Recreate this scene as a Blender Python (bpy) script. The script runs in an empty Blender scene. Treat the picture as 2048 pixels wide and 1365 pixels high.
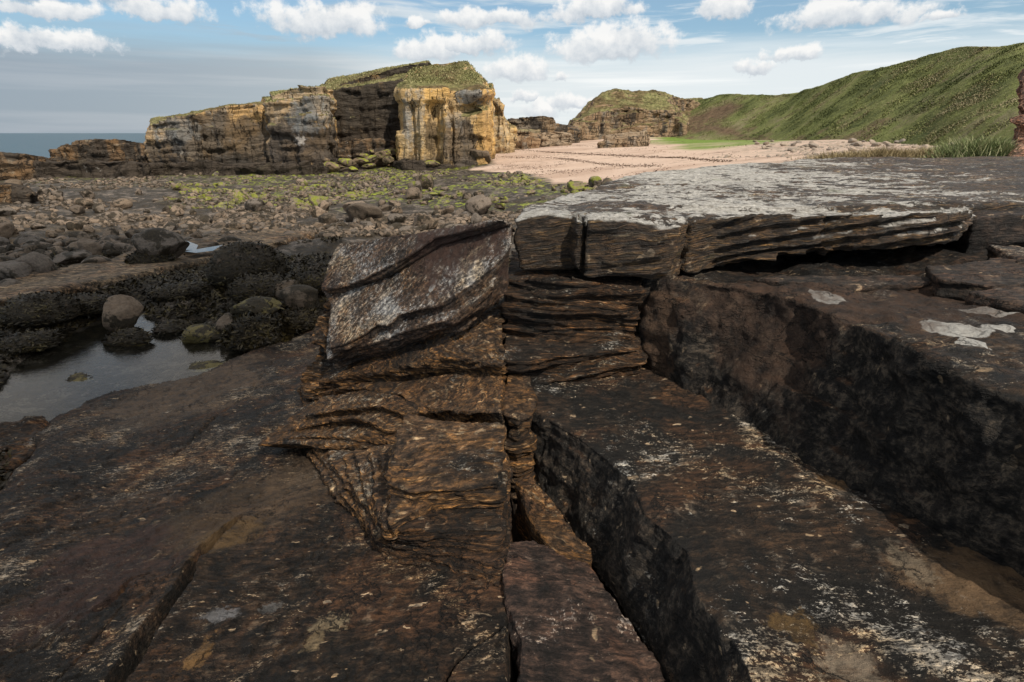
import bpy, bmesh, math, random
import numpy as np
from mathutils import Vector
from mathutils.geometry import tessellate_polygon
random.seed(7); RNG = np.random.default_rng(7)
C = bpy.context.scene.collection
FPX = 1138.0; PITCH = math.radians(20.1); CAMZ = 4.0
CP, SP = math.cos(PITCH), math.sin(PITCH)

# ------------------------------------------------------------------ survey helpers
def ray(px, py):
    u = (px - 1024) / FPX; v = (682.5 - py) / FPX
    return np.array([u, CP + v * SP, -SP + v * CP])
def PZ(px, py, z):
    d = ray(px, py); t = (z - CAMZ) / d[2]
    return (d[0] * t, d[1] * t, z)
def PY(px, py, Y):
    d = ray(px, py); t = Y / d[1]
    return (d[0] * t, Y, CAMZ + d[2] * t)
def proj(x, y, z):
    zz = z - CAMZ
    f = y * CP - zz * SP; up = y * SP + zz * CP
    f = np.maximum(f, 1e-3)
    return 1024 + FPX * x / f, 682.5 - FPX * up / f

# ------------------------------------------------------------------ noise
def _hash(ix, iy, iz, seed):
    h = (ix.astype(np.int64) * 374761393 + iy.astype(np.int64) * 668265263 + iz.astype(np.int64) * 2147483647 + seed * 974711) & 0xFFFFFFFF
    h = ((h ^ (h >> 13)) * 1274126177) & 0xFFFFFFFF
    h = ((h ^ (h >> 16)) * 2246822519) & 0xFFFFFFFF
    h = h ^ (h >> 15)
    return (h & 0xFFFFFF).astype(np.float64) / 8388607.5 - 1.0
def vnoise(x, y, z, seed=0):
    x, y, z = np.broadcast_arrays(np.asarray(x, float), np.asarray(y, float), np.asarray(z, float))
    ix, iy, iz = np.floor(x), np.floor(y), np.floor(z)
    fx, fy, fz = x - ix, y - iy, z - iz
    fx = fx * fx * fx * (fx * (fx * 6 - 15) + 10); fy = fy * fy * fy * (fy * (fy * 6 - 15) + 10); fz = fz * fz * fz * (fz * (fz * 6 - 15) + 10)
    r = 0
    for dx in (0, 1):
        wx = fx if dx else 1 - fx
        for dy in (0, 1):
            wy = fy if dy else 1 - fy
            for dz in (0, 1):
                wz = fz if dz else 1 - fz
                r = r + wx * wy * wz * _hash(ix + dx, iy + dy, iz + dz, seed)
    return r
def fbm(x, y, z, octv=4, seed=0, gain=.5):
    a = 1; r = 0; s = 0
    for o in range(octv):
        r = r + a * vnoise(x * 2 ** o + 13.7 * o, y * 2 ** o + 7.1 * o, z * 2 ** o + 3.3 * o, seed + o); s += a; a *= gain
    return r / s
def sstep(a, b, x):
    t = np.clip((x - a) / (b - a), 0, 1); return t * t * (3 - 2 * t)
def poly_sd(x, y, poly):
    """signed distance, negative inside"""
    x = np.asarray(x, float); y = np.asarray(y, float)
    d = np.full(x.shape, 1e18); inside = np.zeros(x.shape, bool)
    n = len(poly)
    for i in range(n):
        ax, ay = poly[i][:2]; bx, by = poly[(i + 1) % n][:2]
        ex, ey = bx - ax, by - ay
        t = np.clip(((x - ax) * ex + (y - ay) * ey) / (ex * ex + ey * ey + 1e-12), 0, 1)
        d = np.minimum(d, (x - ax - t * ex) ** 2 + (y - ay - t * ey) ** 2)
        c = ((ay > y) != (by > y)) & (x < (bx - ax) * (y - ay) / ((by - ay) + 1e-12) + ax)
        inside ^= c
    return np.sqrt(d) * np.where(inside, -1, 1)
def seg_dist(x, y, pts):
    d = np.full(np.shape(x), 1e9); tt = np.zeros(np.shape(x)); n = len(pts) - 1
    for i in range(n):
        ax, ay = pts[i][:2]; bx, by = pts[i + 1][:2]
        ex, ey = bx - ax, by - ay
        t = np.clip(((x - ax) * ex + (y - ay) * ey) / (ex * ex + ey * ey + 1e-12), 0, 1)
        q = np.hypot(x - ax - t * ex, y - ay - t * ey)
        m = q < d; d = np.where(m, q, d); tt = np.where(m, (i + t) / n, tt)
    return d, tt

# ------------------------------------------------------------------ object helpers
def tag(o, label=None, cat=None, group=None, kind=None):
    if label: o['label'] = label
    if cat: o['category'] = cat
    if group: o['group'] = group
    if kind: o['kind'] = kind
    return o
def mesh_np(name, V, F, mat, loc=None, smooth=True, parent=None, attrs=None, mats=None):
    """V (n,3); F list of arrays (m,3)/(m,4)"""
    V = np.asarray(V, float)
    if loc is not None: V = V - np.asarray(loc)
    me = bpy.data.meshes.new(name)
    if not isinstance(F, (list, tuple)): F = [F]
    F = [f for f in F if len(f)]
    idx = np.concatenate([f.ravel() for f in F]).astype(np.int32)
    tot = np.concatenate([np.full(len(f), f.shape[1]) for f in F]).astype(np.int32)
    st = np.concatenate([[0], np.cumsum(tot)[:-1]]).astype(np.int32)
    me.vertices.add(len(V)); me.vertices.foreach_set('co', V.astype(np.float32).ravel())
    me.loops.add(len(idx)); me.loops.foreach_set('vertex_index', idx)
    me.polygons.add(len(tot)); me.polygons.foreach_set('loop_start', st); me.polygons.foreach_set('loop_total', tot)
    me.update(calc_edges=True); me.validate()
    me.polygons.foreach_set('use_smooth', np.full(len(me.polygons), smooth))
    for k, a in (attrs or {}).items():
        at = me.attributes.new(k, 'FLOAT', 'POINT'); at.data.foreach_set('value', np.asarray(a, np.float32))
    me.materials.append(mat)
    o = bpy.data.objects.new(name, me); C.objects.link(o)
    if loc is not None: o.location = loc
    if parent is not None:
        o.parent = parent; o.location = Vector(o.location) - parent.location if loc is not None else o.location
    return o
def grid_faces(nr, nc):
    i = np.arange(nr * nc).reshape(nr, nc)
    return np.stack([i[:-1, :-1], i[:-1, 1:], i[1:, 1:], i[1:, :-1]], -1).reshape(-1, 4)
def prism_into(bm, top, bot):
    n = len(top)
    if isinstance(bot, (int, float)): bot = [(p[0], p[1], bot) for p in top]
    a = sum(top[i][0] * top[(i + 1) % n][1] - top[(i + 1) % n][0] * top[i][1] for i in range(n))
    if a < 0: top = top[::-1]; bot = bot[::-1]
    tv = [bm.verts.new(p) for p in top]; bv = [bm.verts.new(p) for p in bot]
    for tri in tessellate_polygon([[Vector((p[0], p[1], 0)) for p in top]]):
        P = [top[k] for k in tri]
        cr = (P[1][0] - P[0][0]) * (P[2][1] - P[0][1]) - (P[1][1] - P[0][1]) * (P[2][0] - P[0][0])
        tri = tri if cr > 0 else tri[::-1]
        bm.faces.new([tv[k] for k in tri])
    for tri in tessellate_polygon([[Vector((p[0], p[1], 0)) for p in bot]]):
        P = [bot[k] for k in tri]
        cr = (P[1][0] - P[0][0]) * (P[2][1] - P[0][1]) - (P[1][1] - P[0][1]) * (P[2][0] - P[0][0])
        tri = tri if cr < 0 else tri[::-1]
        bm.faces.new([bv[k] for k in tri])
    for i in range(n):
        j = (i + 1) % n
        bm.faces.new((tv[i], bv[i], bv[j], tv[j]))
def down(top, h): return [(p[0], p[1], p[2] - h) for p in top]
def voxelise(prisms, voxel):
    bm = bmesh.new()
    for t, b in prisms: prism_into(bm, list(t), b if isinstance(b, (int, float)) else list(b))
    me = bpy.data.meshes.new('tmp'); bm.to_mesh(me); bm.free()
    o = bpy.data.objects.new('tmp', me); C.objects.link(o)
    m = o.modifiers.new('r', 'REMESH'); m.mode = 'VOXEL'; m.voxel_size = voxel
    dg = bpy.context.evaluated_depsgraph_get(); dg.update()
    ev = o.evaluated_get(dg); m2 = ev.to_mesh()
    n = len(m2.vertices); V = np.empty(n * 3, np.float32); m2.vertices.foreach_get('co', V)
    k = len(m2.polygons); tot = np.empty(k, np.int32); m2.polygons.foreach_get('loop_total', tot)
    L = np.empty(len(m2.loops), np.int32); m2.loops.foreach_get('vertex_index', L)
    ev.to_mesh_clear(); bpy.data.objects.remove(o); bpy.data.meshes.remove(me)
    assert (tot == 4).all()
    return V.reshape(-1, 3).astype(float), L.reshape(-1, 4)
def vnormals(V, F):
    fn = np.cross(V[F[:, 2]] - V[F[:, 0]], V[F[:, 3 % F.shape[1]]] - V[F[:, 1]]) if F.shape[1] == 4 else np.cross(V[F[:, 1]] - V[F[:, 0]], V[F[:, 2]] - V[F[:, 0]])
    N = np.zeros_like(V)
    for k in range(F.shape[1]):
        for c in range(3): N[:, c] += np.bincount(F[:, k], fn[:, c], len(V))
    return N / (np.linalg.norm(N, axis=1, keepdims=True) + 1e-12)
def laplace(V, F, it=2, lam=.5):
    e = np.concatenate([F[:, [0, 1]], F[:, [1, 2]], F[:, [2, 3]], F[:, [3, 0]]])
    for _ in range(it):
        S = np.zeros_like(V); cnt = np.bincount(e[:, 0], minlength=len(V)) + np.bincount(e[:, 1], minlength=len(V))
        for c in range(3):
            S[:, c] = np.bincount(e[:, 0], V[e[:, 1], c], len(V)) + np.bincount(e[:, 1], V[e[:, 0], c], len(V))
        V = V + lam * (S / cnt[:, None] - V)
    return V
def strata_disp(V, N, bed, freq, amp, seed, side_only=True, warp=.12, wf=.6):
    bed = np.array(bed, float); bed /= np.linalg.norm(bed)
    s = V @ bed + warp * fbm(V[:, 0] * wf, V[:, 1] * wf, V[:, 2] * wf, 3, seed + 50)
    lat = vnoise(V[:, 0] * freq * .12, V[:, 1] * freq * .12, s * freq, seed + 1)
    l2 = vnoise(V[:, 0] * freq * .25, V[:, 1] * freq * .25, s * freq * 2.3, seed + 2)
    h = np.tanh(lat * 3.0) * .65 + np.tanh(l2 * 3) * .35
    side = 1 - np.abs(N @ bed) ** 2 if side_only else 1
    l3 = vnoise(V[:, 0] * freq * .3, V[:, 1] * freq * .3, s * freq * 5.1, seed + 3)
    return (h + .22 * np.tanh(l3 * 3)) * amp * side
def terr(q):
    f = q - np.floor(q); return sstep(0, .14, f) - f
def rock(name, prisms, voxel, mat, label=None, cat='rock', bed=(0, 0, 1), freq=9, samp=.03, rough=.02, rf=3., seed=1,
         cracks=(), group=None, smooth_it=3, flake=.008, ff=2.2, micro=.010, warp=.12, extra=None, kind=None, wf=.6, attrs=None):
    V, F = voxelise(prisms, voxel)
    V = laplace(V, F, smooth_it)
    # angular break-up of outline, large scale
    N = vnormals(V, F)
    x, y, z = V.T
    d = strata_disp(V, N, bed, freq, samp, seed, warp=warp, wf=wf)
    d = d + rough * fbm(x * rf, y * rf, z * rf, 5, seed + 9)
    d = d + micro * fbm(x * rf * 5, y * rf * 5, z * rf * 5, 3, seed + 19)
    blk = vnoise(np.round(x * rf * .7 + fbm(x * rf, y * rf, z * rf, 2, seed + 4)), np.round(y * rf * .7), np.round(z * rf * 1.1), seed + 8)
    d = d + rough * .35 * blk * (1 - np.abs(N[:, 2]) ** 2)
    bd = np.array(bed, float); bd /= np.linalg.norm(bd); sb = V @ bd
    q_ = 5 * fbm(x * ff + sb * 3, y * ff * 1.6, z * ff, 5, seed + 15) + sb * 9
    d = d + flake * (terr(q_) - .0) * (np.abs(N @ bd) > .6)
    for (pn, off, w, dep) in cracks:
        pn = np.array(pn, float); pn /= np.linalg.norm(pn)
        q = V @ pn - off + .03 * fbm(x * 2, y * 2, z * 2, 3, seed + 77)
        d = d - dep * np.exp(-(q / w) ** 2)
    if extra is not None: d = d + extra(V, N)
    V = V + N * d[:, None]
    loc = np.array([V[:, 0].mean(), V[:, 1].mean(), V[:, 2].min()])
    o = mesh_np(name, V, F, mat, loc=loc)
    tag(o, label, cat if not kind else None, group, kind)
    return o

# ------------------------------------------------------------------ node helpers
class NT:
    def __init__(s, tree): s.t = tree; s.n = tree.nodes; s.l = tree.links
    def new(s, ty, ins=None, **kw):
        nd = s.n.new(ty)
        for k, v in kw.items(): setattr(nd, k, v)
        for k, v in (ins or {}).items(): s.put(nd.inputs[k], v)
        return nd
    def put(s, sock, v):
        if hasattr(v, 'is_output'): s.l.new(v, sock)
        elif v is not None:
            if sock.type == 'RGBA' and isinstance(v, (tuple, list)) and len(v) == 3: v = (*v, 1)
            if sock.type == 'RGBA' and isinstance(v, (int, float)): v = (v, v, v, 1)
            if sock.type == 'VECTOR' and isinstance(v, (int, float)): v = (v, v, v)
            sock.default_value = v
    def m(s, op, a, b=None, c=None, clamp=False):
        nd = s.new('ShaderNodeMath', operation=op, use_clamp=clamp); s.put(nd.inputs[0], a)
        if b is not None: s.put(nd.inputs[1], b)
        if c is not None: s.put(nd.inputs[2], c)
        return nd.outputs[0]
    def vm(s, op, a, b=None):
        nd = s.new('ShaderNodeVectorMath', operation=op); s.put(nd.inputs[0], a)
        if b is not None: s.put(nd.inputs[1] if op != 'SCALE' else nd.inputs[3], b)
        return nd.outputs[1] if op in ('LENGTH', 'DISTANCE', 'DOT_PRODUCT') else nd.outputs[0]
    def noise(s, vec, scale, detail=5, rough=.55, dist=0, col=False):
        nd = s.new('ShaderNodeTexNoise', {'Scale': scale, 'Detail': detail, 'Roughness': rough, 'Distortion': dist}); s.put(nd.inputs['Vector'], vec)
        return nd.outputs['Color' if col else 'Fac']
    def vor(s, vec, scale, feature='F1', out='Distance', rnd=1):
        nd = s.new('ShaderNodeTexVoronoi', {'Scale': scale, 'Randomness': rnd}, feature=feature); s.put(nd.inputs['Vector'], vec)
        return nd.outputs[out]
    def ss(s, x, a, b, lo=0., hi=1.):
        nd = s.new('ShaderNodeMapRange', {'From Min': a, 'From Max': b, 'To Min': lo, 'To Max': hi}, interpolation_type='SMOOTHSTEP'); s.put(nd.inputs[0], x)
        return nd.outputs[0]
    def ramp(s, fac, stops):
        nd = s.new('ShaderNodeValToRGB'); s.put(nd.inputs[0], fac); e = nd.color_ramp.elements
        for i, (p, c) in enumerate(stops):
            el = e[i] if i < 2 else e.new(p)
            el.position = p; el.color = (*c, 1)
        return nd.outputs[0]
    def mix(s, f, a, b, mode='MIX'):
        nd = s.new('ShaderNodeMix', data_type='RGBA', blend_type=mode); s.put(nd.inputs[0], f); s.put(nd.inputs[6], a); s.put(nd.inputs[7], b)
        return nd.outputs[2]
    def comb(s, x, y, z):
        nd = s.new('ShaderNodeCombineXYZ'); [s.put(nd.inputs[i], v) for i, v in enumerate((x, y, z))]; return nd.outputs[0]
    def sep(s, v):
        nd = s.new('ShaderNodeSeparateXYZ'); s.put(nd.inputs[0], v); return nd.outputs
    def attr(s, name):
        return s.new('ShaderNodeAttribute', attribute_name=name).outputs['Fac']
    def bump(s, h, strength, dist, normal=None):
        nd = s.new('ShaderNodeBump', {'Strength': strength, 'Distance': dist}); s.put(nd.inputs['Height'], h)
        if normal is not None: s.put(nd.inputs['Normal'], normal)
        return nd.outputs[0]
def newmat(name):
    m = bpy.data.materials.new(name); m.use_nodes = True; m.node_tree.nodes.clear()
    return m, NT(m.node_tree)
def finish(nt, col, rough=.8, normal=None, spec=.3, **kw):
    b = nt.new('ShaderNodeBsdfPrincipled', {'Base Color': col, 'Roughness': rough, 'Specular IOR Level': spec, **kw})
    if normal is not None: nt.put(b.inputs['Normal'], normal)
    o = nt.new('ShaderNodeOutputMaterial'); nt.l.new(b.outputs[0], o.inputs[0]); return b
def plain(name, a, b, scale=8, rough=.8, spec=.3, bump=.0):
    m, n = newmat(name); p = n.new('ShaderNodeNewGeometry').outputs['Position']
    f = n.noise(p, scale, 6, .6)
    c = n.ramp(f, [(.3, a), (.7, b)])
    finish(n, c, rough, n.bump(f, .5, bump) if bump else None, spec); return m

def rockmat(name, dark=(.012, .011, .010), mid=(.05, .035, .026), warm=(.22, .09, .025), pale=(.26, .23, .19), lich=(.42, .42, .40),
            warm_amt=.5, pale_amt=.3, lich_amt=.4, lich_scale=22, bed=(0, 0, 0), sz=10., lich_stretch=(1, 1, 1), lich_up=True, big=1.0,
            cap=0., spots=(), patches=(), bstr=1.0, rough=.72, spec=.35, tone=.5, fleck_amt=.5, moss=0., crust_shade=0., lam=0., up0=.5, gst=(6, 26, 26)):
    m, n = newmat(name)
    g = n.new('ShaderNodeNewGeometry'); P = g.outputs['Position']; Nz = n.sep(g.outputs['Normal'])[2]
    rot = n.new('ShaderNodeMapping', {'Vector': P, 'Rotation': bed}, vector_type='POINT').outputs[0]
    wv = n.vm('SCALE', n.vm('SUBTRACT', n.noise(P, 1.3 * big, 4, .5, col=True), (.5, .5, .5)), .22 / big)
    Pw = n.vm('ADD', rot, wv)
    S = n.vm('MULTIPLY', Pw, (1.4, 1.4, sz))
    st1 = n.noise(S, 2.2 * big, 6, .62)
    st2 = n.noise(n.vm('MULTIPLY', Pw, (2.5, 2.5, sz * 2.6)), 3.2 * big, 5, .65)
    nb = n.noise(P, 1.1 * big, 5, .58, .6)
    nb2 = n.noise(n.vm('ADD', P, (11.3, 4.1, 7.7)), 1.9 * big, 6, .6, .9)
    nm = n.noise(P, 11 * big, 8, .68)
    nf = n.noise(P, 75 * big, 5, .7)
    base = n.m('ADD', n.m('MULTIPLY', nm, .45), n.m('ADD', n.m('MULTIPLY', nb, .35), n.m('MULTIPLY', st1, .2)))
    col = n.ramp(base, [(.36, tuple(v * .5 for v in dark)), (tone - .05, dark), (tone + .01, tuple(.55 * a + .45 * b for a, b in zip(dark, mid))), (tone + .07, mid), (tone + .14, tuple(v * 1.7 for v in mid))])
    # reddish/brown tint patches
    col = n.mix(n.m('MULTIPLY', n.ss(nb2, .5, .62), .7), col, n.mix(nm, tuple(v * .4 for v in mid), (mid[0] * 1.85, mid[1] * 1.45, mid[2] * 1.2)))
    # hairline cracks
    rl = n.m('ABSOLUTE', n.m('SUBTRACT', n.noise(n.vm('MULTIPLY', Pw, (1, 1, 2.5)), 2.6 * big, 6, .6, .3), .5))
    crk = n.m('MULTIPLY', n.ss(rl, .012, .002), n.ss(nb2, .45, .6))
    # fine grain streaks on bedding faces
    gs = n.noise(n.vm('MULTIPLY', Pw, gst), 1.6 * big, 5, .7)
    # strata lines: dark partings and warm iron bands
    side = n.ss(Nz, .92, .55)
    wm = n.m('MULTIPLY', n.ss(st1, .50, .64), n.ss(nb2, .62 - .3 * warm_amt, .78 - .3 * warm_amt))
    wm = n.m('MULTIPLY', wm, n.m('ADD', n.m('MULTIPLY', side, .75), .25))
    col = n.mix(n.m('MULTIPLY', wm, min(1, warm_amt * 1.2)), col, n.mix(n.ss(nm, .35, .65), tuple(v * .45 for v in warm), warm))
    pm = n.m('MULTIPLY', n.ss(st2, .56, .68), n.ss(nb, .40, .62))
    col = n.mix(n.m('MULTIPLY', pm, pale_amt), col, pale)
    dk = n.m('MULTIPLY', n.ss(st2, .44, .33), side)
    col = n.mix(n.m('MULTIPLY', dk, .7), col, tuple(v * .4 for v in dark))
    if lam:
        ln_ = n.noise(n.vm('MULTIPLY', Pw, (1.3, 1.3, 40)), 2.0 * big, 4, .6)
        lcl = n.ramp(ln_, [(.34, (.004, .0035, .003)), (.44, tuple(v * .8 for v in mid)), (.50, tuple(v * .35 for v in warm)), (.56, tuple(v * .55 for v in mid)), (.62, warm), (.70, pale)])
        col = n.mix(n.m('MULTIPLY', n.ss(nb2, .36, .52), n.ss(Nz, .95, .6, lam * .45, lam)), col, lcl)
        h_lam = ln_
    if crust_shade:  # steep faces darkened in colour: black lichen crust together with painted shade
        cr_ = n.m('MULTIPLY', n.m('MULTIPLY', n.ss(Nz, .72, .5), n.ss(nb, .15, .3)), crust_shade)
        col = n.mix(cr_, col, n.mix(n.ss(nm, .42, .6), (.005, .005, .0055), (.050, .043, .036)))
    # lichen / mineral flecks
    LS = n.vm('MULTIPLY', Pw, lich_stretch)
    lf = n.noise(LS, lich_scale * .62 * big, 9, .80)
    lb = n.noise(n.vm('ADD', P, (3.3, 9.1, 1.7)), 1.5 * big, 5, .6, .8)
    lf2 = n.noise(LS, lich_scale * 3.1 * big, 4, .7)
    lv = n.m('ADD', n.m('ADD', n.m('MULTIPLY', lf, .6), n.m('MULTIPLY', lf2, .4)), n.m('MULTIPLY', n.m('SUBTRACT', lb, .5), .55))
    lm = n.ss(lv, .60 - .07 * lich_amt, .665 - .07 * lich_amt)
    if lich_up: lm = n.m('MULTIPLY', lm, n.ss(Nz, up0, up0 + .3, .12, 1.))
    lcol = n.mix(n.ss(nb2, .4, .62), lich, tuple(a * b for a, b in zip(lich, (1.1, .88, .62))))
    col = n.mix(n.m('MULTIPLY', lm, min(1., .4 + lich_amt)), col, lcol)
    # sparse warm/cream chips
    ch = n.noise(n.vm('MULTIPLY', Pw, (lich_stretch[0] * 1.0, lich_stretch[1] * 1.0, lich_stretch[2] * 1.0)), lich_scale * .42 * big, 3, .5)
    col = n.mix(n.m('MULTIPLY', n.ss(ch, .665, .70), fleck_amt), col, n.mix(nb2, (.33, .22, .10), (.34, .30, .26)))
    col = n.mix(1., col, n.ramp(gs, [(.40, (.34, .33, .33)), (.5, (.9, .9, .9)), (.60, (2.1, 1.95, 1.75))]), 'MULTIPLY')
    # tiny quartz grains
    gr = n.ss(nf, .70, .76); col = n.mix(n.m('MULTIPLY', gr, .35), col, pale)
    if cap:
        cs = n.vm('MULTIPLY', n.vm('ADD', P, n.vm('SCALE', n.vm('SUBTRACT', n.noise(P, 4, 4, .6, col=True), (.5, .5, .5)), .15)), (.8, 1.7, 2.2))
        c1 = n.m('ADD', n.m('MULTIPLY', n.noise(cs, 3.0, 9, .70, .2), .6), n.m('MULTIPLY', n.noise(cs, 9., 8, .72), .4)); c2 = n.noise(n.vm('ADD', P, (5, 5, 5)), .9, 3, .5)
        xr = n.sep(P)[0]
        cov = n.m('ADD', n.m('MULTIPLY', n.m('SUBTRACT', c2, .5), .35), n.ss(n.m('ADD', xr, n.m('MULTIPLY', n.sep(P)[1], -.35)), 1.2, 5.0, .022, -.17))
        cm = n.m('MULTIPLY', n.ss(n.m('ADD', c1, cov), .578 - .09 * cap, .592 - .09 * cap), n.ss(n.sep(P)[2], 3.27, 3.36))
        cm = n.m('MULTIPLY', cm, n.ss(n.m('ADD', Nz, n.m('MULTIPLY', n.m('SUBTRACT', c2, .5), .6)), .5, .78))
        cr = n.noise(P, 45, 6, .7)
        lc = n.ramp(cr, [(.32, (.20, .19, .175)), (.46, (.43, .42, .395)), (.65, (.58, .57, .54))])
        lc = n.mix(1., lc, n.ramp(gs, [(.40, (.55, .53, .5)), (.5, (.95, .95, .95)), (.62, (1.15, 1.15, 1.15))]), 'MULTIPLY')
        col = n.mix(cm, col, lc)
        h_cap = cm
    for (pt, r, sx, colr, amt) in spots:
        q = n.vm('MULTIPLY', n.vm('SUBTRACT', P, pt), sx)
        dd = n.m('ADD', n.vm('LENGTH', q), n.m('MULTIPLY', n.m('SUBTRACT', n.noise(P, .8 / r, 5, .6), .5), r * 1.6))
        mk = n.ss(dd, r, r * .88)
        mk = n.m('MULTIPLY', mk, n.m('MULTIPLY', n.ss(n.m('ABSOLUTE', n.m('SUBTRACT', dd, r * .55)), .0, r * .12, .5, 1.), amt))
        col = n.mix(mk, col, n.mix(nm, tuple(v * .6 for v in colr), colr))
    for (pt, r, sx, colr, amt) in patches:
        q = n.vm('MULTIPLY', n.vm('SUBTRACT', P, pt), sx)
        dd = n.m('ADD', n.vm('LENGTH', q), n.m('MULTIPLY', n.m('SUBTRACT', n.noise(P, .8 / r, 9, .72), .5), r * 3.4))
        mk = n.m('MULTIPLY', n.ss(dd, r, r * .6), n.m('MULTIPLY', amt, n.ss(nm, .30, .55, .35, 1.)))
        col = n.mix(mk, col, n.mix(n.ss(base, .38, .62), tuple(v * .45 for v in colr), colr))
    if moss:
        mo = n.m('MULTIPLY', n.ss(n.noise(P, 6, 5, .6), .5, .62), n.ss(nb, .55, .62))
        col = n.mix(n.m('MULTIPLY', mo, moss), col, (.10, .13, .03))
    h = n.m('ADD', n.m('MULTIPLY', st2, .5), n.m('ADD', n.m('MULTIPLY', nm, .6), n.m('MULTIPLY', nf, .22)))
    h = n.m('ADD', h, n.m('MULTIPLY', lf, .35))
    h = n.m('ADD', h, n.m('MULTIPLY', st1, .6))
    h = n.m('ADD', h, n.m('MULTIPLY', gs, .35))
    h = n.m('SUBTRACT', h, n.m('MULTIPLY', crk, .5))
    col = n.mix(n.m('MULTIPLY', crk, .8), col, (.004, .004, .004))
    if lam: h = n.m('ADD', h, n.m('MULTIPLY', h_lam, .9))
    if cap: h = n.m('ADD', h, n.m('MULTIPLY', h_cap, .22))
    nr = n.bump(h, 1., .045 / big * bstr)
    rg = n.ss(nm, .3, .7, rough - .12, rough + .14)
    finish(n, col, rg, nr, spec)
    return m

# ------------------------------------------------------------------ WORLD
SUN_EL = math.radians(48); SUN_AZ = math.radians(146)   # azimuth clockwise from +Y
SUNDIR = Vector((math.sin(SUN_AZ) * math.cos(SUN_EL), math.cos(SUN_AZ) * math.cos(SUN_EL), math.sin(SUN_EL)))
def build_world():
    w = bpy.data.worlds.new("World"); bpy.context.scene.world = w; w.use_nodes = True
    w.node_tree.nodes.clear(); n = NT(w.node_tree)
    sky = n.new('ShaderNodeTexSky', sky_type='NISHITA', sun_disc=False, sun_elevation=SUN_EL, sun_rotation=SUN_AZ, air_density=1.0, dust_density=.6, ozone_density=2.0)
    D = n.new('ShaderNodeTexCoord').outputs['Generated']
    dx, dy, dz = n.sep(n.vm('NORMALIZE', D))
    az = n.m('ARCTAN2', dx, dy); el = n.m('ARCSINE', dz)
    uv = n.comb(az, el, 0.)
    base = n.mix(.25, n.mix(1., sky.outputs[0], (.78, 1.0, 1.08), 'MULTIPLY'), (5.6, 7.0, 7.6))
    # thin high veil
    vs = n.noise(n.vm('MULTIPLY', n.vm('ADD', uv, n.vm('SCALE', n.noise(uv, 3, 3, .5, col=True), .05)), (1.6, 16, 1)), 2.2, 7, .6)
    lowveil = n.ss(n.m('ADD', el, n.m('MULTIPLY', n.m('SUBTRACT', n.noise(n.vm('MULTIPLY', uv, (1, 14, 1)), 2.2, 5, .6), .5), .06)), .150, .085)
    veil = n.m('MAXIMUM', n.m('MULTIPLY', n.ss(vs, .48, .64), n.ss(az, -.5, .3, .55, .85)), n.m('MULTIPLY', lowveil, .93))
    vcol = n.ramp(n.ss(az, -.75, .35), [(0., (3.2, 3.75, 4.4)), (.35, (4.5, 5.0, 5.4)), (.56, (7.3, 7.8, 8.0)), (1., (8.2, 8.7, 8.9))])
    streak = n.noise(n.vm('MULTIPLY', uv, (1., 22, 1)), 1.7, 5, .55)
    vcol = n.mix(n.ss(streak, .45, .65), vcol, n.mix(1., vcol, (1.22, 1.16, 1.12), 'MULTIPLY'))
    up = n.ss(el, .4, .7)
    veil = n.m('MULTIPLY', veil, n.m('SUBTRACT', 1., n.m('MULTIPLY', up, .6)))
    col = n.mix(veil, base, vcol)
    # cumulus, each at its bearing and elevation (px, py, half-width, half-height in photo pixels)
    CL = [(90, 15, 120, 24), (320, 12, 90, 30), (110, 80, 110, 20), (640, 32, 140, 42), (985, 32, 130, 22), (930, 85, 110, 26), (860, 95, 80, 36),
          (1190, 12, 100, 28), (1225, 82, 135, 46), (1450, 12, 50, 26), (1700, 24, 140, 34), (1035, 135, 70, 32), (1110, 158, 16, 12), (1510, 130, 35, 15),
          (1580, 105, 55, 14), (1150, 205, 60, 20), (1080, 215, 40, 22), (1880, 30, 35, 10), (830, 38, 30, 8), (1050, 195, 30, 10),
          (-250, 60, 170, 40), (2300, 50, 150, 40), (-600, 0, 200, 60)]
    wp = n.vm('SUBTRACT', n.noise(uv, 16, 8, .62, col=True), (.5, .5, .5))
    q = n.vm('ADD', uv, n.vm('MULTIPLY', wp, (.10, .055, 0)))
    bump_n = n.noise(uv, 38, 9, .6)
    best = None; shade = None
    for (px, py, hw, hh) in CL:
        d = ray(px, py); a0 = math.atan2(d[0], d[1]); e0 = math.asin(d[2] / np.linalg.norm(d))
        s = 1 / math.hypot(d[0], d[1])
        rx, ry = hw / FPX * s * .98 + .004, hh / FPX * s * 1.05 + .003
        v = n.vm('DIVIDE', n.vm('SUBTRACT', q, (a0, e0 - ry * .25, 0)), (rx, ry, 1))
        sv = n.sep(v)
        vy = n.m('MULTIPLY', sv[1], n.m('ADD', 1., n.m('MULTIPLY', n.m('LESS_THAN', sv[1], 0.), .9)))   # flatter base
        f = n.m('SUBTRACT', 1., n.m('SQRT', n.m('ADD', n.m('MULTIPLY', sv[0], sv[0]), n.m('MULTIPLY', vy, vy))))
        sh = n.m('MULTIPLY', n.m('GREATER_THAN', f, -.35), sv[1])
        if best is None: best, shade = f, sh
        else:
            g = n.m('GREATER_THAN', f, best)
            shade = n.m('ADD', n.m('MULTIPLY', shade, n.m('SUBTRACT', 1., g)), n.m('MULTIPLY', sh, g))
            best = n.m('MAXIMUM', best, f)
    dens = n.m('ADD', best, n.m('MULTIPLY', n.m('SUBTRACT', bump_n, .5), 1.7))
    cm = n.ss(dens, -.08, .42)
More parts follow.
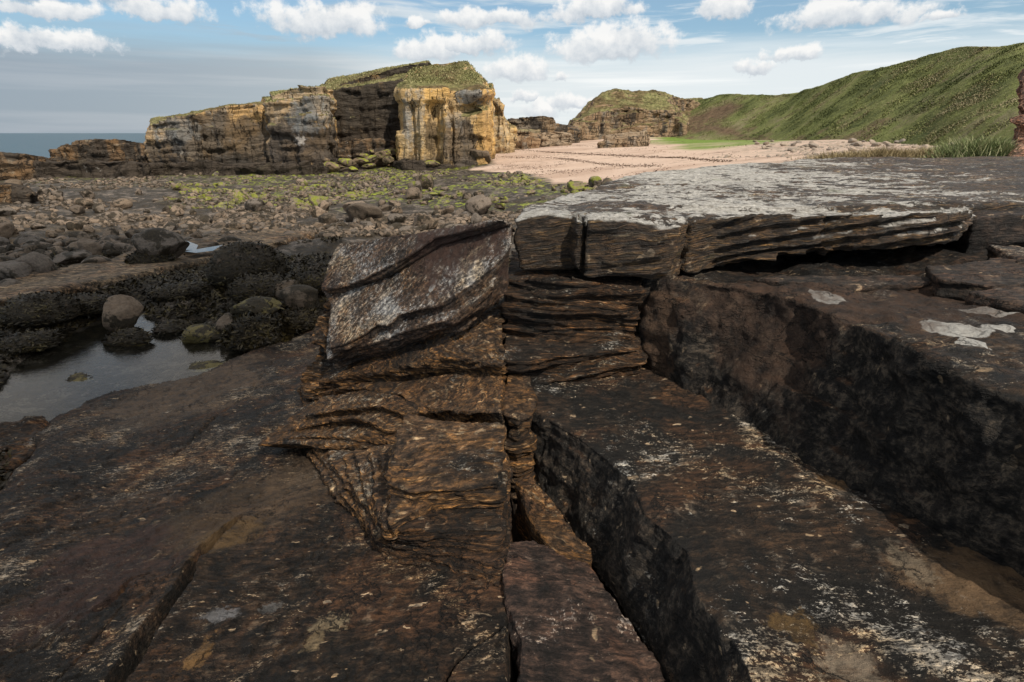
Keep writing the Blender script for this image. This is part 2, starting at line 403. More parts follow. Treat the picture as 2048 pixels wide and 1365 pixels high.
    ccol = n.ramp(n.m('ADD', n.m('ADD', n.m('MULTIPLY', shade, .52), .42), n.m('MULTIPLY', n.m('SUBTRACT', bump_n, .5), 1.1)), [(0.02, (4.3, 4.9, 5.6)), (.34, (6.8, 7.2, 7.6)), (.72, (9.7, 9.6, 9.4))])
    col = n.mix(n.m('MULTIPLY', cm, .94), col, ccol)
    # broken cloud deck overhead
    ov = n.noise(n.comb(n.m('DIVIDE', dx, n.m('MAXIMUM', dz, .1)), n.m('DIVIDE', dy, n.m('MAXIMUM', dz, .1)), 0.), 1.3, 6, .6)
    oc = n.m('MULTIPLY', n.ss(ov, .38, .52), n.ss(el, .19, .27))
    col = n.mix(n.m('MULTIPLY', oc, .93), col, n.ramp(ov, [(.4, (9.2, 8.5, 7.6)), (.65, (6.2, 5.8, 5.3))]))
    bg = n.new('ShaderNodeBackground', {'Color': col, 'Strength': .1}); o = n.new('ShaderNodeOutputWorld')
    n.l.new(bg.outputs[0], o.inputs[0])
    w.cycles.sampling_method = 'MANUAL'; w.cycles.sample_map_resolution = 512
    s = bpy.data.lights.new('sun', 'SUN'); s.energy = 4.4; s.angle = math.radians(.6); s.color = (1, .89, .74)
    so = bpy.data.objects.new('sun', s); C.objects.link(so); so.rotation_euler = SUNDIR.to_track_quat('Z', 'Y').to_euler()
build_world()
cam = bpy.data.cameras.new('camera'); co = bpy.data.objects.new('camera', cam); C.objects.link(co)
co.location = (0, 0, CAMZ); co.rotation_euler = (math.pi / 2 - PITCH, 0, 0)
cam.sensor_width = 36; cam.lens = 36 * FPX / 2048; cam.clip_start = .05; cam.clip_end = 20000
sc = bpy.context.scene; sc.camera = co
sc.view_settings.view_transform = 'Standard'; sc.view_settings.look = 'None'; sc.view_settings.gamma = 1; sc.view_settings.exposure = 0.0
sc.cycles.max_bounces = 5; sc.cycles.diffuse_bounces = 3; sc.cycles.glossy_bounces = 3; sc.cycles.transmission_bounces = 4
sc.cycles.use_adaptive_sampling = True

# ------------------------------------------------------------------ GROUND
CT = [(-9, 7, 1.25), (-8, 10, 1.3), (-4, 10.5, 1.2), (-2, 10, 1.1), (0, 9, 1.1), (-12, 14, 1.1), (-5, 15, .95), (0, 15, .9), (-15, 25, .45), (-5, 25, .5), (3, 25, .55),
      (-30, 45, .0), (-15, 45, .1), (0, 45, .4), (-45, 65, -.3), (-30, 65, -.15), (-12, 65, .2), (-2, 66, .75), (-60, 90, -2.2), (-35, 80, -.8), (-80, 120, -4), (-40, 120, -4),
      (-10, 90, .9), (6, 40, .8), (5, 55, .85), (6.7, 35, 1.3), (10, 60, 1.35), (14, 100, 2.2), (40, 120, 2.6), (31.6, 125, 3.4), (30.6, 60, 3.3), (15.5, 30, 2.9),
      (21.3, 25, 3.3), (13, 20, 3.1), (8, 14, 3.0), (3, 14, 1.8), (2, 9, 1.8), (32, 30, 3.4), (30, 10, 3.3), (0, 0, 1.0), (-10, 0, 1.0), (10, 0, 1.5), (-20, 10, 1.1), (90, 60, 4), (0, 150, 2.2), (60, 180, 4), (-25, 25, .3), (-120, 200, -6), (0, 220, 1)]
CT = np.array(CT, float)
def _k(r): return np.where(r > 0, r * r * np.log(r + 1e-9), 0) / 100
_A = np.zeros((len(CT) + 3, len(CT) + 3)); _R = np.hypot(CT[:, None, 0] - CT[None, :, 0], CT[:, None, 1] - CT[None, :, 1])
_A[:len(CT), :len(CT)] = _R + np.eye(len(CT)) * .2; _A[:len(CT), -3] = 1; _A[:len(CT), -2:] = CT[:, :2]; _A[-3, :len(CT)] = 1; _A[-2:, :len(CT)] = CT[:, :2].T
_W = np.linalg.solve(_A, np.concatenate([CT[:, 2], [0, 0, 0]]))
def tps(x, y):
    r = _W[-3] + _W[-2] * x + _W[-1] * y
    for i in range(len(CT)): r = r + _W[i] * np.hypot(x - CT[i, 0], y - CT[i, 1])
    return r
POOLZ = 1.0
POOL_PX = [(-60, 800), (0, 775), (48, 728), (93, 697), (134, 673), (193, 649), (225, 640), (255, 625), (262, 614), (285, 632), (330, 645), (400, 643), (440, 652), (447, 675), (455, 700), (480, 722), (470, 760), (300, 800), (150, 860), (60, 880), (-60, 930)]
POOL = [PZ(a, b, POOLZ)[:2] for a, b in POOL_PX]
E_A, E_B, E_C = 2.248, .133, -.0988
def Pe(px, py, dz=0.):
    d = ray(px, py); t = (E_A + dz - CAMZ) / (d[2] - E_B * d[0] - E_C * d[1]); return tuple(np.array([0, 0, CAMZ]) + d * t)
RIM_PX = [(760, 610), (640, 652), (560, 690), (500, 712), (470, 732), (400, 760), (320, 776), (250, 790), (190, 808), (140, 840), (100, 880), (60, 935), (0, 1010), (-200, 1260), (-500, 1700), (1900, 1700), (1500, 640)]
RIM = [Pe(a, b)[:2] for a, b in RIM_PX]
def gz(x, y):
    x = np.asarray(x, float); y = np.asarray(y, float)
    z = tps(x, y)
    px, py = proj(x, y, z)
    r = np.hypot(x, y)
    sand = sandmask(x, y)
    rel = .22 * fbm(x * .35, y * .35, 0, 4, 3) + .10 * fbm(x * 1.3, y * 1.3, 0, 4, 5)
    ridge = 1 - np.abs(fbm(x * .5 + y * .22, y * .9, 0, 3, 8))
    rel = rel + .25 * (ridge - .8) * sstep(30, 10, r)
    z = z + rel * (1 - .88 * sand) * sstep(160, 60, r)
    sd = poly_sd(x, y, POOL) + .18 * fbm(x * 1.7, y * 1.7, 0, 3, 12)
    near = sstep(2.2, 0., sd)
    shore = POOLZ + np.where(sd > 0, .02 + .42 * sd ** .8 if False else .03 + .35 * np.maximum(sd, 0) ** .75, .5 * sd)
    shore = np.maximum(shore, POOLZ - .45)
    z = z * (1 - near) + (shore + .25 * rel) * near
    se = poly_sd(x, y, RIM)
    under = sstep(.35, -.25, se)
    z = z * (1 - under) + np.minimum(z, POOLZ - .5) * under
    return z
SANDP = [(-1.5, 66), (-4, 60), (1.5, 52), (3.5, 43), (5.2, 37), (6, 30), (6, 22), (7, 15), (40, 8), (80, 60), (60, 200), (-4, 200), (-6, 90)]
def sandmask(x, y):
    sd = poly_sd(x, y, SANDP) + 1.8 * fbm(x * .25, y * .25, 0, 4, 31) + .5 * fbm(x * 2, y * 2, 0, 3, 32)
    return sstep(.6, -.6, sd)
def Pg(px, py, dz=0.):
    d = ray(px, py); t = np.geomspace(3, 260, 700)
    x, y, z = d[0] * t, d[1] * t, CAMZ + d[2] * t
    g = gz(x, y) + dz; k = np.argmax(z < g)
    if not (z < g).any(): k = len(t) - 1
    return np.array([x[k], y[k], g[k]])

th = np.linspace(-math.radians(86), math.radians(86), 1240)
rr = np.concatenate([np.geomspace(2.2, 120, 640), np.geomspace(122, 420, 60)])
TH, RR = np.meshgrid(th, rr); GX = RR * np.sin(TH); GY = RR * np.cos(TH) ; GZ = gz(GX, GY)
x, y, z = GX.ravel(), GY.ravel(), GZ.ravel()
z = z + .035 * fbm(x * 4, y * 4, 0, 4, 41) * sstep(60, 20, np.hypot(x, y)) * (1 - .7 * sandmask(x, y))
px, py = proj(x, y, z)
sm = sandmask(x, y)
# algae: green skin near the headland foot and on the upper boulder field
al = sstep(430, 395, py + 25 * fbm(px * .01, py * .02, 0, 3, 51)) * sstep(300, 560, px + 100 * fbm(x * .2, y * .2, 0, 3, 52)) * (1 - sm)
al = np.maximum(al, .45 * sstep(385, 345, py) * (px < 700) * (1 - sm))
al = al * sstep(-.25, .2, fbm(x * .35, y * .35, 0, 5, 53))
gp = [(1290, 283), (1340, 262), (1450, 258), (1560, 264), (1600, 275), (1480, 292), (1380, 297)]
gr = sstep(8, -8, poly_sd(px, py, gp) + 14 * fbm(x * .15, y * .15, 0, 4, 61)) * (y > 40)
gr = np.maximum(gr, sstep(0, 8, x - 46 + 6 * fbm(x * .1, y * .1, 0, 3, 62)) * (y > 10))
shin = np.clip(sstep(1380, 1560, px) * sstep(318, 296, py) * sm, 0, 1)
tan = sstep(.05, .3, fbm(x * .18 + y * .1, y * .55, 0, 4, 71)) * sstep(9, 14, y) * sstep(34, 22, y) * sstep(700, 500, px)

def groundmat():
    m, n = newmat('shore ground'); P = n.new('ShaderNodeNewGeometry').outputs['Position']
    sa, alg, gra, shi, ta = [n.attr(k) for k in ('sand', 'algae', 'grass', 'shingle', 'tan')]
    n1 = n.noise(P, 1.2, 8, .65); n2 = n.noise(P, 7, 8, .68); n3 = n.noise(P, 34, 6, .7); vo = n.vor(P, 2.4, out='Distance'); vo2 = n.vor(P, 7, out='Color')
    weed = n.ramp(n2, [(.32, (.008, .007, .005)), (.5, (.024, .018, .011)), (.66, (.060, .044, .025))])
    stone = n.ramp(n.sep(vo2)[0], [(.1, (.055, .046, .038)), (.5, (.12, .10, .082)), (.9, (.20, .165, .135))])
    c = n.mix(n.ss(n.m('ADD', n1, n.m('MULTIPLY', n.m('SUBTRACT', n3, .5), .5)), .50, .58), weed, stone)
    c = n.mix(n.m('MULTIPLY', ta, n.ss(n2, .42, .52)), c, n.ramp(n3, [(.3, (.10, .075, .045)), (.7, (.23, .17, .11))]))
    g = n.ramp(n2, [(.3, (.07, .09, .008)), (.5, (.20, .24, .02)), (.7, (.38, .42, .06))])
    nal = n.noise(n.vm('MULTIPLY', P, (1, .6, 1)), 2.6, 7, .68)
    c = n.mix(n.m('MULTIPLY', alg, n.ss(nal, .50, .58)), c, g)
    sc_ = n.ramp(n2, [(.25, (.44, .32, .25)), (.55, (.57, .44, .36)), (.8, (.66, .53, .44))])
    sc_ = n.mix(n.m('MULTIPLY', n.ss(n.noise(n.vm('MULTIPLY', P, (.5, 1, 1)), .16, 6, .62), .48, .60), .75), sc_, n.mix(1., sc_, (.74, .69, .66), 'MULTIPLY'))
    # strand lines and scattered wrack on the sand
    wrx = n.noise(n.vm('MULTIPLY', P, (1, 2.6, 1)), .9, 8, .72)
    wl = n.noise(n.vm('MULTIPLY', n.vm('ADD', P, n.vm('SCALE', n.noise(P, .12, 3, .5, col=True), 9.)), (.02, .16, 0)), 1.2, 2, .4)
    line = n.ss(n.m('ABSOLUTE', n.m('SUBTRACT', wl, .5)), .035, .0)
    wr = n.ss(n.m('ADD', wrx, n.m('MULTIPLY', line, .16)), .655, .69)
    sc_ = n.mix(n.m('MULTIPLY', wr, .85), sc_, (.075, .045, .03))
    sc_ = n.mix(n.m('MULTIPLY', shi, n.ss(n.noise(P, 1.1, 7, .7), .45, .55)), sc_, n.ramp(n.sep(vo2)[0], [(.1, (.16, .13, .10)), (.9, (.42, .36, .30))]))
    c = n.mix(sa, c, sc_)
    gg = n.ramp(n.noise(P, 1.5, 8, .7), [(.3, (.06, .10, .014)), (.5, (.13, .21, .03)), (.72, (.25, .33, .07))])
    c = n.mix(gra, c, gg)
    h = n.m('ADD', n.m('MULTIPLY', n2, 1.), n.m('MULTIPLY', n3, .35))
    b = n.bump(h, .8, .08)
    rg = n.ss(sa, 0, 1, .62, .92)
    finish(n, c, rg, b, .35); return m
gnd = mesh_np('ground', np.stack([x, y, z], 1), grid_faces(*GX.shape)[:, ::-1], groundmat(), attrs=dict(sand=sm, algae=al, grass=gr, shingle=shin, tan=tan))
tag(gnd, 'rocky tidal shore of weed, stones and pink sand', kind='structure')

# sea and pool
def watermat(name, deep, wave, wscale, rough=.04, trans=0.):
    m, n = newmat(name); P = n.new('ShaderNodeNewGeometry').outputs['Position']
    w1 = n.noise(n.vm('MULTIPLY', P, (1, 2.2, 1)), wscale, 6, .6)
    finish(n, deep, rough, n.bump(w1, wave[0], wave[1]), .5, IOR=1.33, **({'Transmission Weight': trans} if trans else {})); return m
def disc(name, z, pts, mat):
    V = np.array([(a, b, z) for a, b in pts], float); me = bpy.data.meshes.new(name)
    me.from_pydata(V.tolist(), [], [list(range(len(V)))]); me.materials.append(mat)
    o = bpy.data.objects.new(name, me); C.objects.link(o); return o
tag(disc('sea', -1.6, [(-9000, 60), (9000, 60), (9000, 9000), (-9000, 9000)], watermat('sea water', (.03, .075, .11), (.5, .6), .35, .38)), kind='structure')
xs = [p[0] for p in POOL]; ys = [p[1] for p in POOL]
tag(disc('pool_water', POOLZ, [(-16, 3), (-1.0, 3), (-1.0, 12), (-16, 12)], watermat('pool water', (.75, .82, .78), (.12, .02), 9, .0, 1.0)), kind='structure')
# ------------------------------------------------------------------ FOREGROUND ROCK
def platform():
    gx = np.arange(-420, 1500, 2.6); gy = np.arange(600, 1640, 2.6)
    # image-like spacing keeps near rock fine and far rock coarse; the surface itself is a real dipping sheet
    X = np.zeros((len(gy), len(gx))); Y = X.copy()
    U = (gx - 1024) / FPX
    for i, b in enumerate(gy):
        v = (682.5 - b) / FPX; d1 = CP + v * SP; d2 = -SP + v * CP
        t = (E_A - CAMZ) / (d2 - E_B * U - E_C * d1); X[i] = U * t; Y[i] = d1 * t
    x, y = X.ravel(), Y.ravel(); z = E_A + E_B * x + E_C * y
    PXX, PYY = proj(x, y, z)
    z = z + .08 * fbm(x * .8, y * .8, 0, 4, 101) + .025 * fbm(x * 3, y * 3, 0, 4, 102)
    # scaly ledges that step with the bedding
    s = (.35 * x - .9 * y) * 1.1 + .5 * fbm(x * .7, y * .7, 0, 3, 103)
    st = s * 1.6; fr = st - np.floor(st)
    z = z + .022 * (sstep(0, .12, fr) - fr) * (.4 + .6 * sstep(-.2, .3, fbm(x * 1.2, y * 1.2, 0, 3, 106)))
    z = z + .012 * terr(6 * fbm(x * 1.6, y * 2.4, 0, 5, 107)) + .006 * terr(7 * fbm(x * 4.5 + y * 2, y * 9, 0, 4, 108))
    xx, yy = x * .9 + y * .45, -x * .45 + y * .9
    z = z + .010 * fbm(xx * 5, yy * 16, 0, 4, 104) + .005 * fbm(xx * 18, yy * 46, 0, 3, 105)
    def crack(pts, w, dep, seed, lip=.0):
        nonlocal z
        q = [Pe(a, b)[:2] for a, b in pts]
        wob = .02 * fbm(x * 9, y * 9, 0, 3, seed)
        d, t = seg_dist(x + wob, y + wob, q)
        ww = w * (.45 + .55 * t)
        z = z - dep * (.75 + .25 * fbm(x * 14, y * 14, 0, 2, seed + 3)) * sstep(1, .45, d / ww) * (.6 + .4 * t)
        if lip: z = z + lip * np.exp(-(d / (ww * 3.0)) ** 2)
    crack([(478, 1046), (440, 1085), (400, 1130), (360, 1200), (300, 1275), (240, 1365), (170, 1470)], .060, .24, 110, .045)
    crack([(300, 1150), (262, 1162), (245, 1195), (205, 1218)], .03, .09, 111)
    crack([(250, 1215), (140, 1330), (60, 1420)], .012, .03, 112)
    crack([(620, 640), (500, 790), (420, 850), (350, 905)], .02, .03, 113)
    crack([(1005, 1265), (950, 1310), (900, 1365), (860, 1450)], .010, .05, 114)
    crack([(560, 850), (450, 960), (350, 1010)], .009, .012, 115)
    # crack line beside the central column and the sunken floor right of it
    z = z - .30 * sstep(-.03, .04, x) * sstep(3.6, 3.2, y)
    # outer rim: falls away to pool and shore
    rim = RIM
    sd = poly_sd(x, y, rim) + .30 * fbm(x * 1.1, y * 1.1, 0, 5, 120)
    z = z - 1.1 * sstep(0.04, .6, sd) + .05 * np.exp(-((sd + .25) / .25) ** 2)
    V = np.stack([x, y, z], 1); F = grid_faces(*X.shape)
    keep = sd.reshape(-1)[F].min(1) < .7
    F = F[keep]
    mat = rockmat('wet dark platform rock', dark=(.0075, .0064, .0055), mid=(.054, .034, .022), warm=(.30, .15, .05), pale=(.30, .24, .18), lich=(.30, .27, .23), warm_amt=.35, pale_amt=.3,
                  lich_amt=.62, lich_scale=20, sz=4, lich_stretch=(1.0, 3.2, 3.2), big=1.0, bstr=1.25, rough=.66, spec=.28, tone=.52, fleck_amt=.9,
                  patches=[(Pe(530, 1000), .55, (1, .8, .3), (.12, .082, .052), .85), (Pe(370, 790), .75, (.8, .6, .3), (.15, .105, .072), .9), (Pe(450, 1080), .22, (1, 1, .3), (.16, .10, .045), .8), (Pe(150, 1180), .5, (1, .8, .3), (.075, .042, .036), .7),
                           (Pe(660, 1250), .06, (.6, 1, .3), (.34, .27, .17), .9), (Pe(625, 1290), .05, (1, .7, .3), (.32, .24, .14), .8), (Pe(400, 1320), .05, (1, .4, .3), (.26, .15, .06), .8), (Pe(445, 1240), .05, (.5, 1, .3), (.22, .22, .23), .9), (Pe(540, 1215), .05, (1, 1, .3), (.17, .17, .17), .8), (Pe(1210, 1330), .1, (1, 1, .3), (.20, .075, .035), .9)])
    o = mesh_np('rock_platform', V, F, mat, loc=(-2, 4, 1)); tag(o, kind='structure'); return o
platform()

vx = .014
cap_mat = rockmat('lichen crusted cap rock', lam=.5, dark=(.012, .010, .009), mid=(.060, .040, .028), warm=(.26, .15, .05), pale=(.26, .24, .18), lich=(.36, .36, .33), warm_amt=.55, pale_amt=.5, lich_amt=.45, lich_scale=16, sz=9, bed=(.02, .10, 0), cap=1., tone=.50, moss=.35, bstr=1.1, rough=.55, spec=.5)
# CAP: big table of rock
capt = [PY(1027, 446, 3.86), PY(1085, 432, 3.90), PY(1146, 428, 3.92), PY(1160, 440, 3.76), PY(1250, 446, 3.74), PY(1352, 452, 3.72), PY(1362, 446, 3.80), PY(1440, 432, 3.86), PY(1560, 425, 3.95), PY(1700, 424, 4.0), PY(1850, 425, 4.05), PY(1932, 428, 4.1), PY(1948, 440, 4.3), PY(1944, 424, 4.75),
        (4.6, 4.9, 3.46), (9., 6.0, 3.48), (16, 9, 3.6), (15, 14, 3.55), (6.6, 13.4, 3.44), PY(1400, 334, 10.0), PY(1250, 357, 7.5), PY(1130, 385, 5.75), PY(1050, 415, 4.5)]
def zz(pts, z): return [(p[0], p[1], z) for p in pts]
capb = [(p[0] + (.04 if i < 3 else 0), p[1] + .05, 3.08 if i < 6 else (3.07 if i < 9 else (3.12 if i < 10 else 3.17))) for i, p in enumerate(capt)]
def capx(V, N):
    x, y, z = V.T
    for (pn, off, w, dep) in (((1, .05), .66, .012, .13), ((1, .02), 1.25, .010, .12), ((1, -.1), 1.78, .008, .03)):
        q = x * pn[0] + y * pn[1] - off + .03 * fbm(x * 2, y * 2, z * 2, 3, 78); CRK = dep * np.exp(-(q / w) ** 2) * sstep(4.35, 4.0, y); CT_ = CRK if pn[1] == .05 else CT_ + CRK
    d = -CT_ + .07 * fbm(x * .5, y * .5, 0, 3, 201) * (N[:, 2] > .6)
    # scalloped undercut below the long right part of the front
    under = sstep(1.25, 1.6, x) * sstep(4.6, 4.2, y)
    d = d - .11 * under * sstep(3.26, 3.10, z + (x - 1.5) * -.035)
    s = -.9 * x * .16 + z + .05 * fbm(x, y, z, 3, 202)
    d = d + .022 * under * np.tanh(3 * np.sin(s * 70)) * (1 - N[:, 2] ** 2)
    d = d - .012 * sstep(.1, .5, fbm(x * 1.5 + y * .4, y * 5, 0, 4, 204)) * (N[:, 2] > .7)
    return d
rock('cap_rock', [(capt, capb)], .022, cap_mat, 'broad rock table crusted with white lichen, its cracked front edge overhanging the dark benches', 'rock slab', freq=13, samp=.022, rough=.03, rf=2.2, seed=21,
     bed=(-.16, 0, 1), extra=capx)
# a second thick slab that carries on to the right behind the cap
rock('cap_rock', [([PY(1952, 432, 4.55), PY(2048, 428, 4.5), (7, 4.3, 3.45), (8, 7.5, 3.4), (4.0, 6.5, 3.4)], 3.02)], .03, cap_mat_dark := rockmat('dark cap rock', dark=(.012, .011, .011), mid=(.04, .03, .026), warm_amt=.25, pale_amt=.2, lich_amt=.2, lich=(.3, .3, .28), sz=8),
     'dark rock slab set back beside the right end of the white lichened table', 'rock slab', freq=14, samp=.02, rough=.03, seed=22)

# BENCH C with the tall dark wall
benchT = [(.93, 3.86, 3.07), (1.15, 3.66, 3.09), (1.50, 3.36, 3.10), PZ(1600, 605, 3.1), PZ(1700, 640, 3.1), PZ(1850, 716, 3.1), PZ(1950, 770, 3.09), PZ(2048, 800, 3.08), (1.98, 1.35, 3.04), (2.3, .5, 3.0), (6, .2, 3.0), (9, 3, 3.05), (8, 6, 3.08), (3, 6, 3.08), (.93, 5, 3.08)]
benchB = [(.93, 3.80, 2.2), (1.0, 3.62, 2.2), (1.10, 3.30, 2.2), (1.20, 3.02, 2.2), (1.42, 2.60, 2.2), (1.62, 2.22, 2.2), (1.80, 1.95, 2.2), (1.90, 1.72, 2.2), (2.05, 1.2, 2.2), (2.3, .4, 2.2), (6, .1, 2.2), (9, 3, 2.2), (8, 6, 2.2), (3, 6, 2.2), (.93, 5, 2.2)]
LW = (.52, .52, .50)
bench_mat = rockmat('dark bench rock', crust_shade=.97, dark=(.006, .0058, .0058), mid=(.034, .022, .014), warm=(.16, .075, .03), pale=(.20, .17, .14), lich=(.24, .24, .23), warm_amt=.4, pale_amt=.25, lich_amt=.38, lich_scale=26, sz=3.5, lich_stretch=(1, 1.6, .6), tone=.53, fleck_amt=.35, rough=.7, spec=.28,
    spots=[(PZ(1650, 598, 3.1), .105, (1, .9, 1), LW, .95), (PZ(1875, 653, 3.1), .07, (1, .8, 1), LW, .95), (PZ(1925, 662, 3.1), .10, (.9, 1, 1), LW, .95), (PZ(2000, 662, 3.1), .06, (.9, 1, 1), LW, .95), (PZ(1943, 688, 3.1), .055, (.8, 1, 1), LW, .95), (PZ(1980, 627, 3.1), .12, (.7, 1.8, 1), LW, .95), (PZ(2040, 618, 3.1), .10, (.7, 1.6, 1), LW, .9), (PZ(1680, 603, 3.1), .04, (1, 1, 1), LW, .9),
           ((1.33, 3.25, 2.83), .07, (1.2, 1, .75), (.22, .22, .21), .9)],
    patches=[(PZ(1750, 610, 3.1), .9, (.6, 1.6, 1), (.075, .043, .028), .7), ((1.95, 1.7, 2.98), .2, (1, 1, 1.3), (.13, .09, .05), .6), ((.97, 3.66, 2.7), .2, (1, 1, .5), (.085, .05, .03), .8)])
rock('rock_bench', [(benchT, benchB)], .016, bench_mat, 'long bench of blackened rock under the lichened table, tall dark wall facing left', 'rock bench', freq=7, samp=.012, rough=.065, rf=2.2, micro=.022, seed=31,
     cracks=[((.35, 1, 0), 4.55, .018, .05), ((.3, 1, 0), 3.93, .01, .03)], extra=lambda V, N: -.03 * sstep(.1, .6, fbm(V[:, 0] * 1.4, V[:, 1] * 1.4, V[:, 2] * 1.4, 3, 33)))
# broken plates lying on the bench
plate_mat = rockmat('brown plate rock', dark=(.015, .013, .012), mid=(.06, .04, .03), warm_amt=.3, pale_amt=.3, lich_amt=.35, lich_scale=20, sz=5, lich=(.3, .29, .27), lich_stretch=(1, 2, 2))
def plate(pts, h, label, seed, mat=None, voxel=.016, name='rock_plate', cat='rock plate', **kw):
    return rock(name, [(pts, down(pts, h))], voxel, mat or plate_mat, label, cat, seed=seed, **{**dict(freq=22, samp=.012, rough=.02), **kw})
plate([PZ(1500, 556, 3.125), PZ(1820, 548, 3.13), PZ(1900, 556, 3.13), PZ(1830, 568, 3.125), PZ(1700, 574, 3.12), PZ(1560, 566, 3.12)], .05, 'thin dark rock plate wedged in the shadow beneath the overhanging edge', 41)
plate([PZ(1850, 532, 3.19), PZ(1990, 515, 3.22), PZ(2120, 530, 3.20), PZ(2150, 560, 3.18), PZ(1985, 572, 3.17), PZ(1880, 560, 3.17)], .13, 'flat dark rock plate under the right end of the white table', 42)
plate([PZ(1975, 488, 3.24), PZ(2130, 495, 3.24), PZ(2140, 522, 3.22), PZ(2040, 524, 3.22)], .15, 'small upper rock plate stacked at the right edge below the dark slab', 43)
plate([PZ(2000, 575, 3.17), PZ(2250, 560, 3.19), PZ(2250, 625, 3.17), PZ(2060, 612, 3.16), PZ(1930, 583, 3.16)], .1, 'brown rock plate beyond the long crack of the bench, at the right edge', 44)

# SHELF B
shT = [PZ(a, b, 2.4) for a, b in [(1057, 812), (1115, 850), (1165, 880), (1215, 920), (1262, 960), (1292, 1030), (1340, 1070), (1372, 1100), (1384, 1150), (1410, 1215), (1470, 1290), (1500, 1365), (1540, 1500), (1560, 1700)]]
shB = [PZ(a, b, 1.95) for a, b in [(1060, 955), (1088, 990), (1115, 1025), (1145, 1070), (1180, 1120), (1210, 1170), (1240, 1220), (1262, 1250), (1285, 1290), (1310, 1340), (1340, 1400), (1370, 1480), (1400, 1600), (1420, 1800)]]
ext = [(1.2, .3), (2.6, .2), (2.6, 2.5), (1.6, 4.1), (.10, 4.1)]
shelf_mat = rockmat('speckled shelf rock', crust_shade=.8, dark=(.0065, .006, .0056), mid=(.042, .026, .016), warm=(.28, .15, .06), pale=(.36, .30, .24), lich=(.40, .40, .385), warm_amt=.42, pale_amt=.3, lich_amt=.66, lich_scale=24, sz=3, lich_stretch=(1, 1.7, 1.7), tone=.53, fleck_amt=.7, bstr=1.3,
    patches=[(PZ(1665, 970, 2.4), .10, (1, 1, .3), (.17, .10, .045), .9), (PZ(1990, 1200, 2.4), .28, (1, .8, .3), (.19, .12, .065), .9), (PZ(1820, 1130, 2.4), .07, (1, .6, .3), (.22, .18, .13), .7), (PZ(1700, 1330, 2.4), .10, (1, .8, .3), (.34, .28, .21), .7), (PZ(1590, 1255, 2.4), .09, (1, 1, .3), (.20, .12, .04), .7)])
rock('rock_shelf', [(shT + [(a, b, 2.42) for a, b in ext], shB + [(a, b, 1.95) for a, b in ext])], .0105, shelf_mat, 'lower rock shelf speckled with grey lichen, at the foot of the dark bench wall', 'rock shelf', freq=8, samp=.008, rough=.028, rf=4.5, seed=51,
     extra=lambda V, N: .012 * np.tanh(3 * fbm(V[:, 0] * 2, V[:, 1] * 5, V[:, 2] * 3, 3, 52)))

# strata beneath the cap, left of bench
strat_mat = rockmat('layered brown rock', lam=.8, gst=(9, 20, 30), dark=(.011, .009, .008), mid=(.092, .058, .035), warm=(.46, .23, .07), pale=(.48, .37, .24), lich=(.34, .33, .30), warm_amt=1.0, pale_amt=.9, lich_amt=.35, lich_scale=20, sz=11, tone=.50, lich_stretch=(1, 1, 3), fleck_amt=.5, bstr=1.3)
dstrat_mat = rockmat('layered dark rock', lam=.6, dark=(.007, .0065, .006), mid=(.036, .024, .017), warm=(.27, .13, .045), pale=(.26, .22, .17), lich=(.34, .34, .32), warm_amt=.6, pale_amt=.5, lich_amt=.45, lich_scale=20, sz=11, tone=.52, lich_stretch=(1, 1, 3), bstr=1.3)
rock('layered_block', [([PY(1012, 560, 3.86), PY(1075, 556, 3.80), PY(1130, 552, 3.76), PY(1200, 565, 3.74), PY(1285, 580, 3.74), (1.0, 4.6, 3.1), (-.02, 4.6, 3.1)], 2.6)], .012, dstrat_mat,
     'banded rock block directly under the left corner of the white table', 'rock block', freq=15, samp=.045, rough=.025, seed=61, rf=3, warp=.2, bed=(.06, 0, 1))
rock('layered_block', [([PY(1010, 712, 3.50), PY(1045, 722, 3.46), PY(1120, 715, 3.50), PY(1200, 708, 3.56), PY(1282, 700, 3.64), PY(1285, 655, 3.95), PY(1010, 660, 3.95)], 2.3)], .012, dstrat_mat,
     'rounded banded block second from the top, between the leaning slabs and the bench wall', 'rock block', freq=14, samp=.045, rough=.03, seed=62, rf=3, warp=.2, bed=(-.12, 0, 1))
rock('layered_block', [([(-.035, 2.98, 2.46), (.035, 2.94, 2.44), (.125, 3.0, 2.42), (.14, 3.2, 2.44), (.12, 3.7, 2.48), (-.04, 3.7, 2.5)], 1.9)], .010, strat_mat,
     'narrow banded pillar at the head of the lower shelf, beside the vertical crack', 'rock pillar', freq=24, samp=.03, rough=.015, seed=63, rf=5)

# LEANING SLABS F
lean_mat = rockmat('grey speckled leaning slab', lam=.3, up0=.25, gst=(17, 22, 24), dark=(.012, .011, .011), mid=(.075, .050, .037), warm=(.30, .15, .05), pale=(.32, .28, .22), lich=(.36, .37, .38), warm_amt=.4, pale_amt=.35, lich_amt=1.55, lich_scale=52, sz=9, bed=tuple(Vector((-.646, -.59, .71)).rotation_difference(Vector((0, 0, 1))).to_euler()), tone=.47, lich_stretch=(1, 1, 1), fleck_amt=.2,
    spots=[(PY(865, 563, 4.02), .045, (1, 1, 1), LW, .95), (PY(862, 577, 4.0), .03, (1, 1, 1), LW, .95), (PY(838, 590, 3.95), .045, (.7, 1, 1), (.4, .4, .38), .8)],
    patches=[(PY(930, 520, 4.2), .42, (.9, 1, 1), (.075, .042, .032), .95), (PY(985, 470, 4.3), .4, (.9, 1, 1), (.075, .042, .032), .95)])
LN = np.array([-.646, -.59, .71]); LN /= np.linalg.norm(LN); LP0 = np.array([-.72, 3.8, 2.65])
def Pl(px, py, off=0.):
    d = ray(px, py); o = np.array([0, 0, CAMZ]); t = ((LP0 + LN * off - o) @ LN) / (d @ LN); return tuple(o + d * t)
def sink(p, k): return tuple(np.array(p) - LN * k)
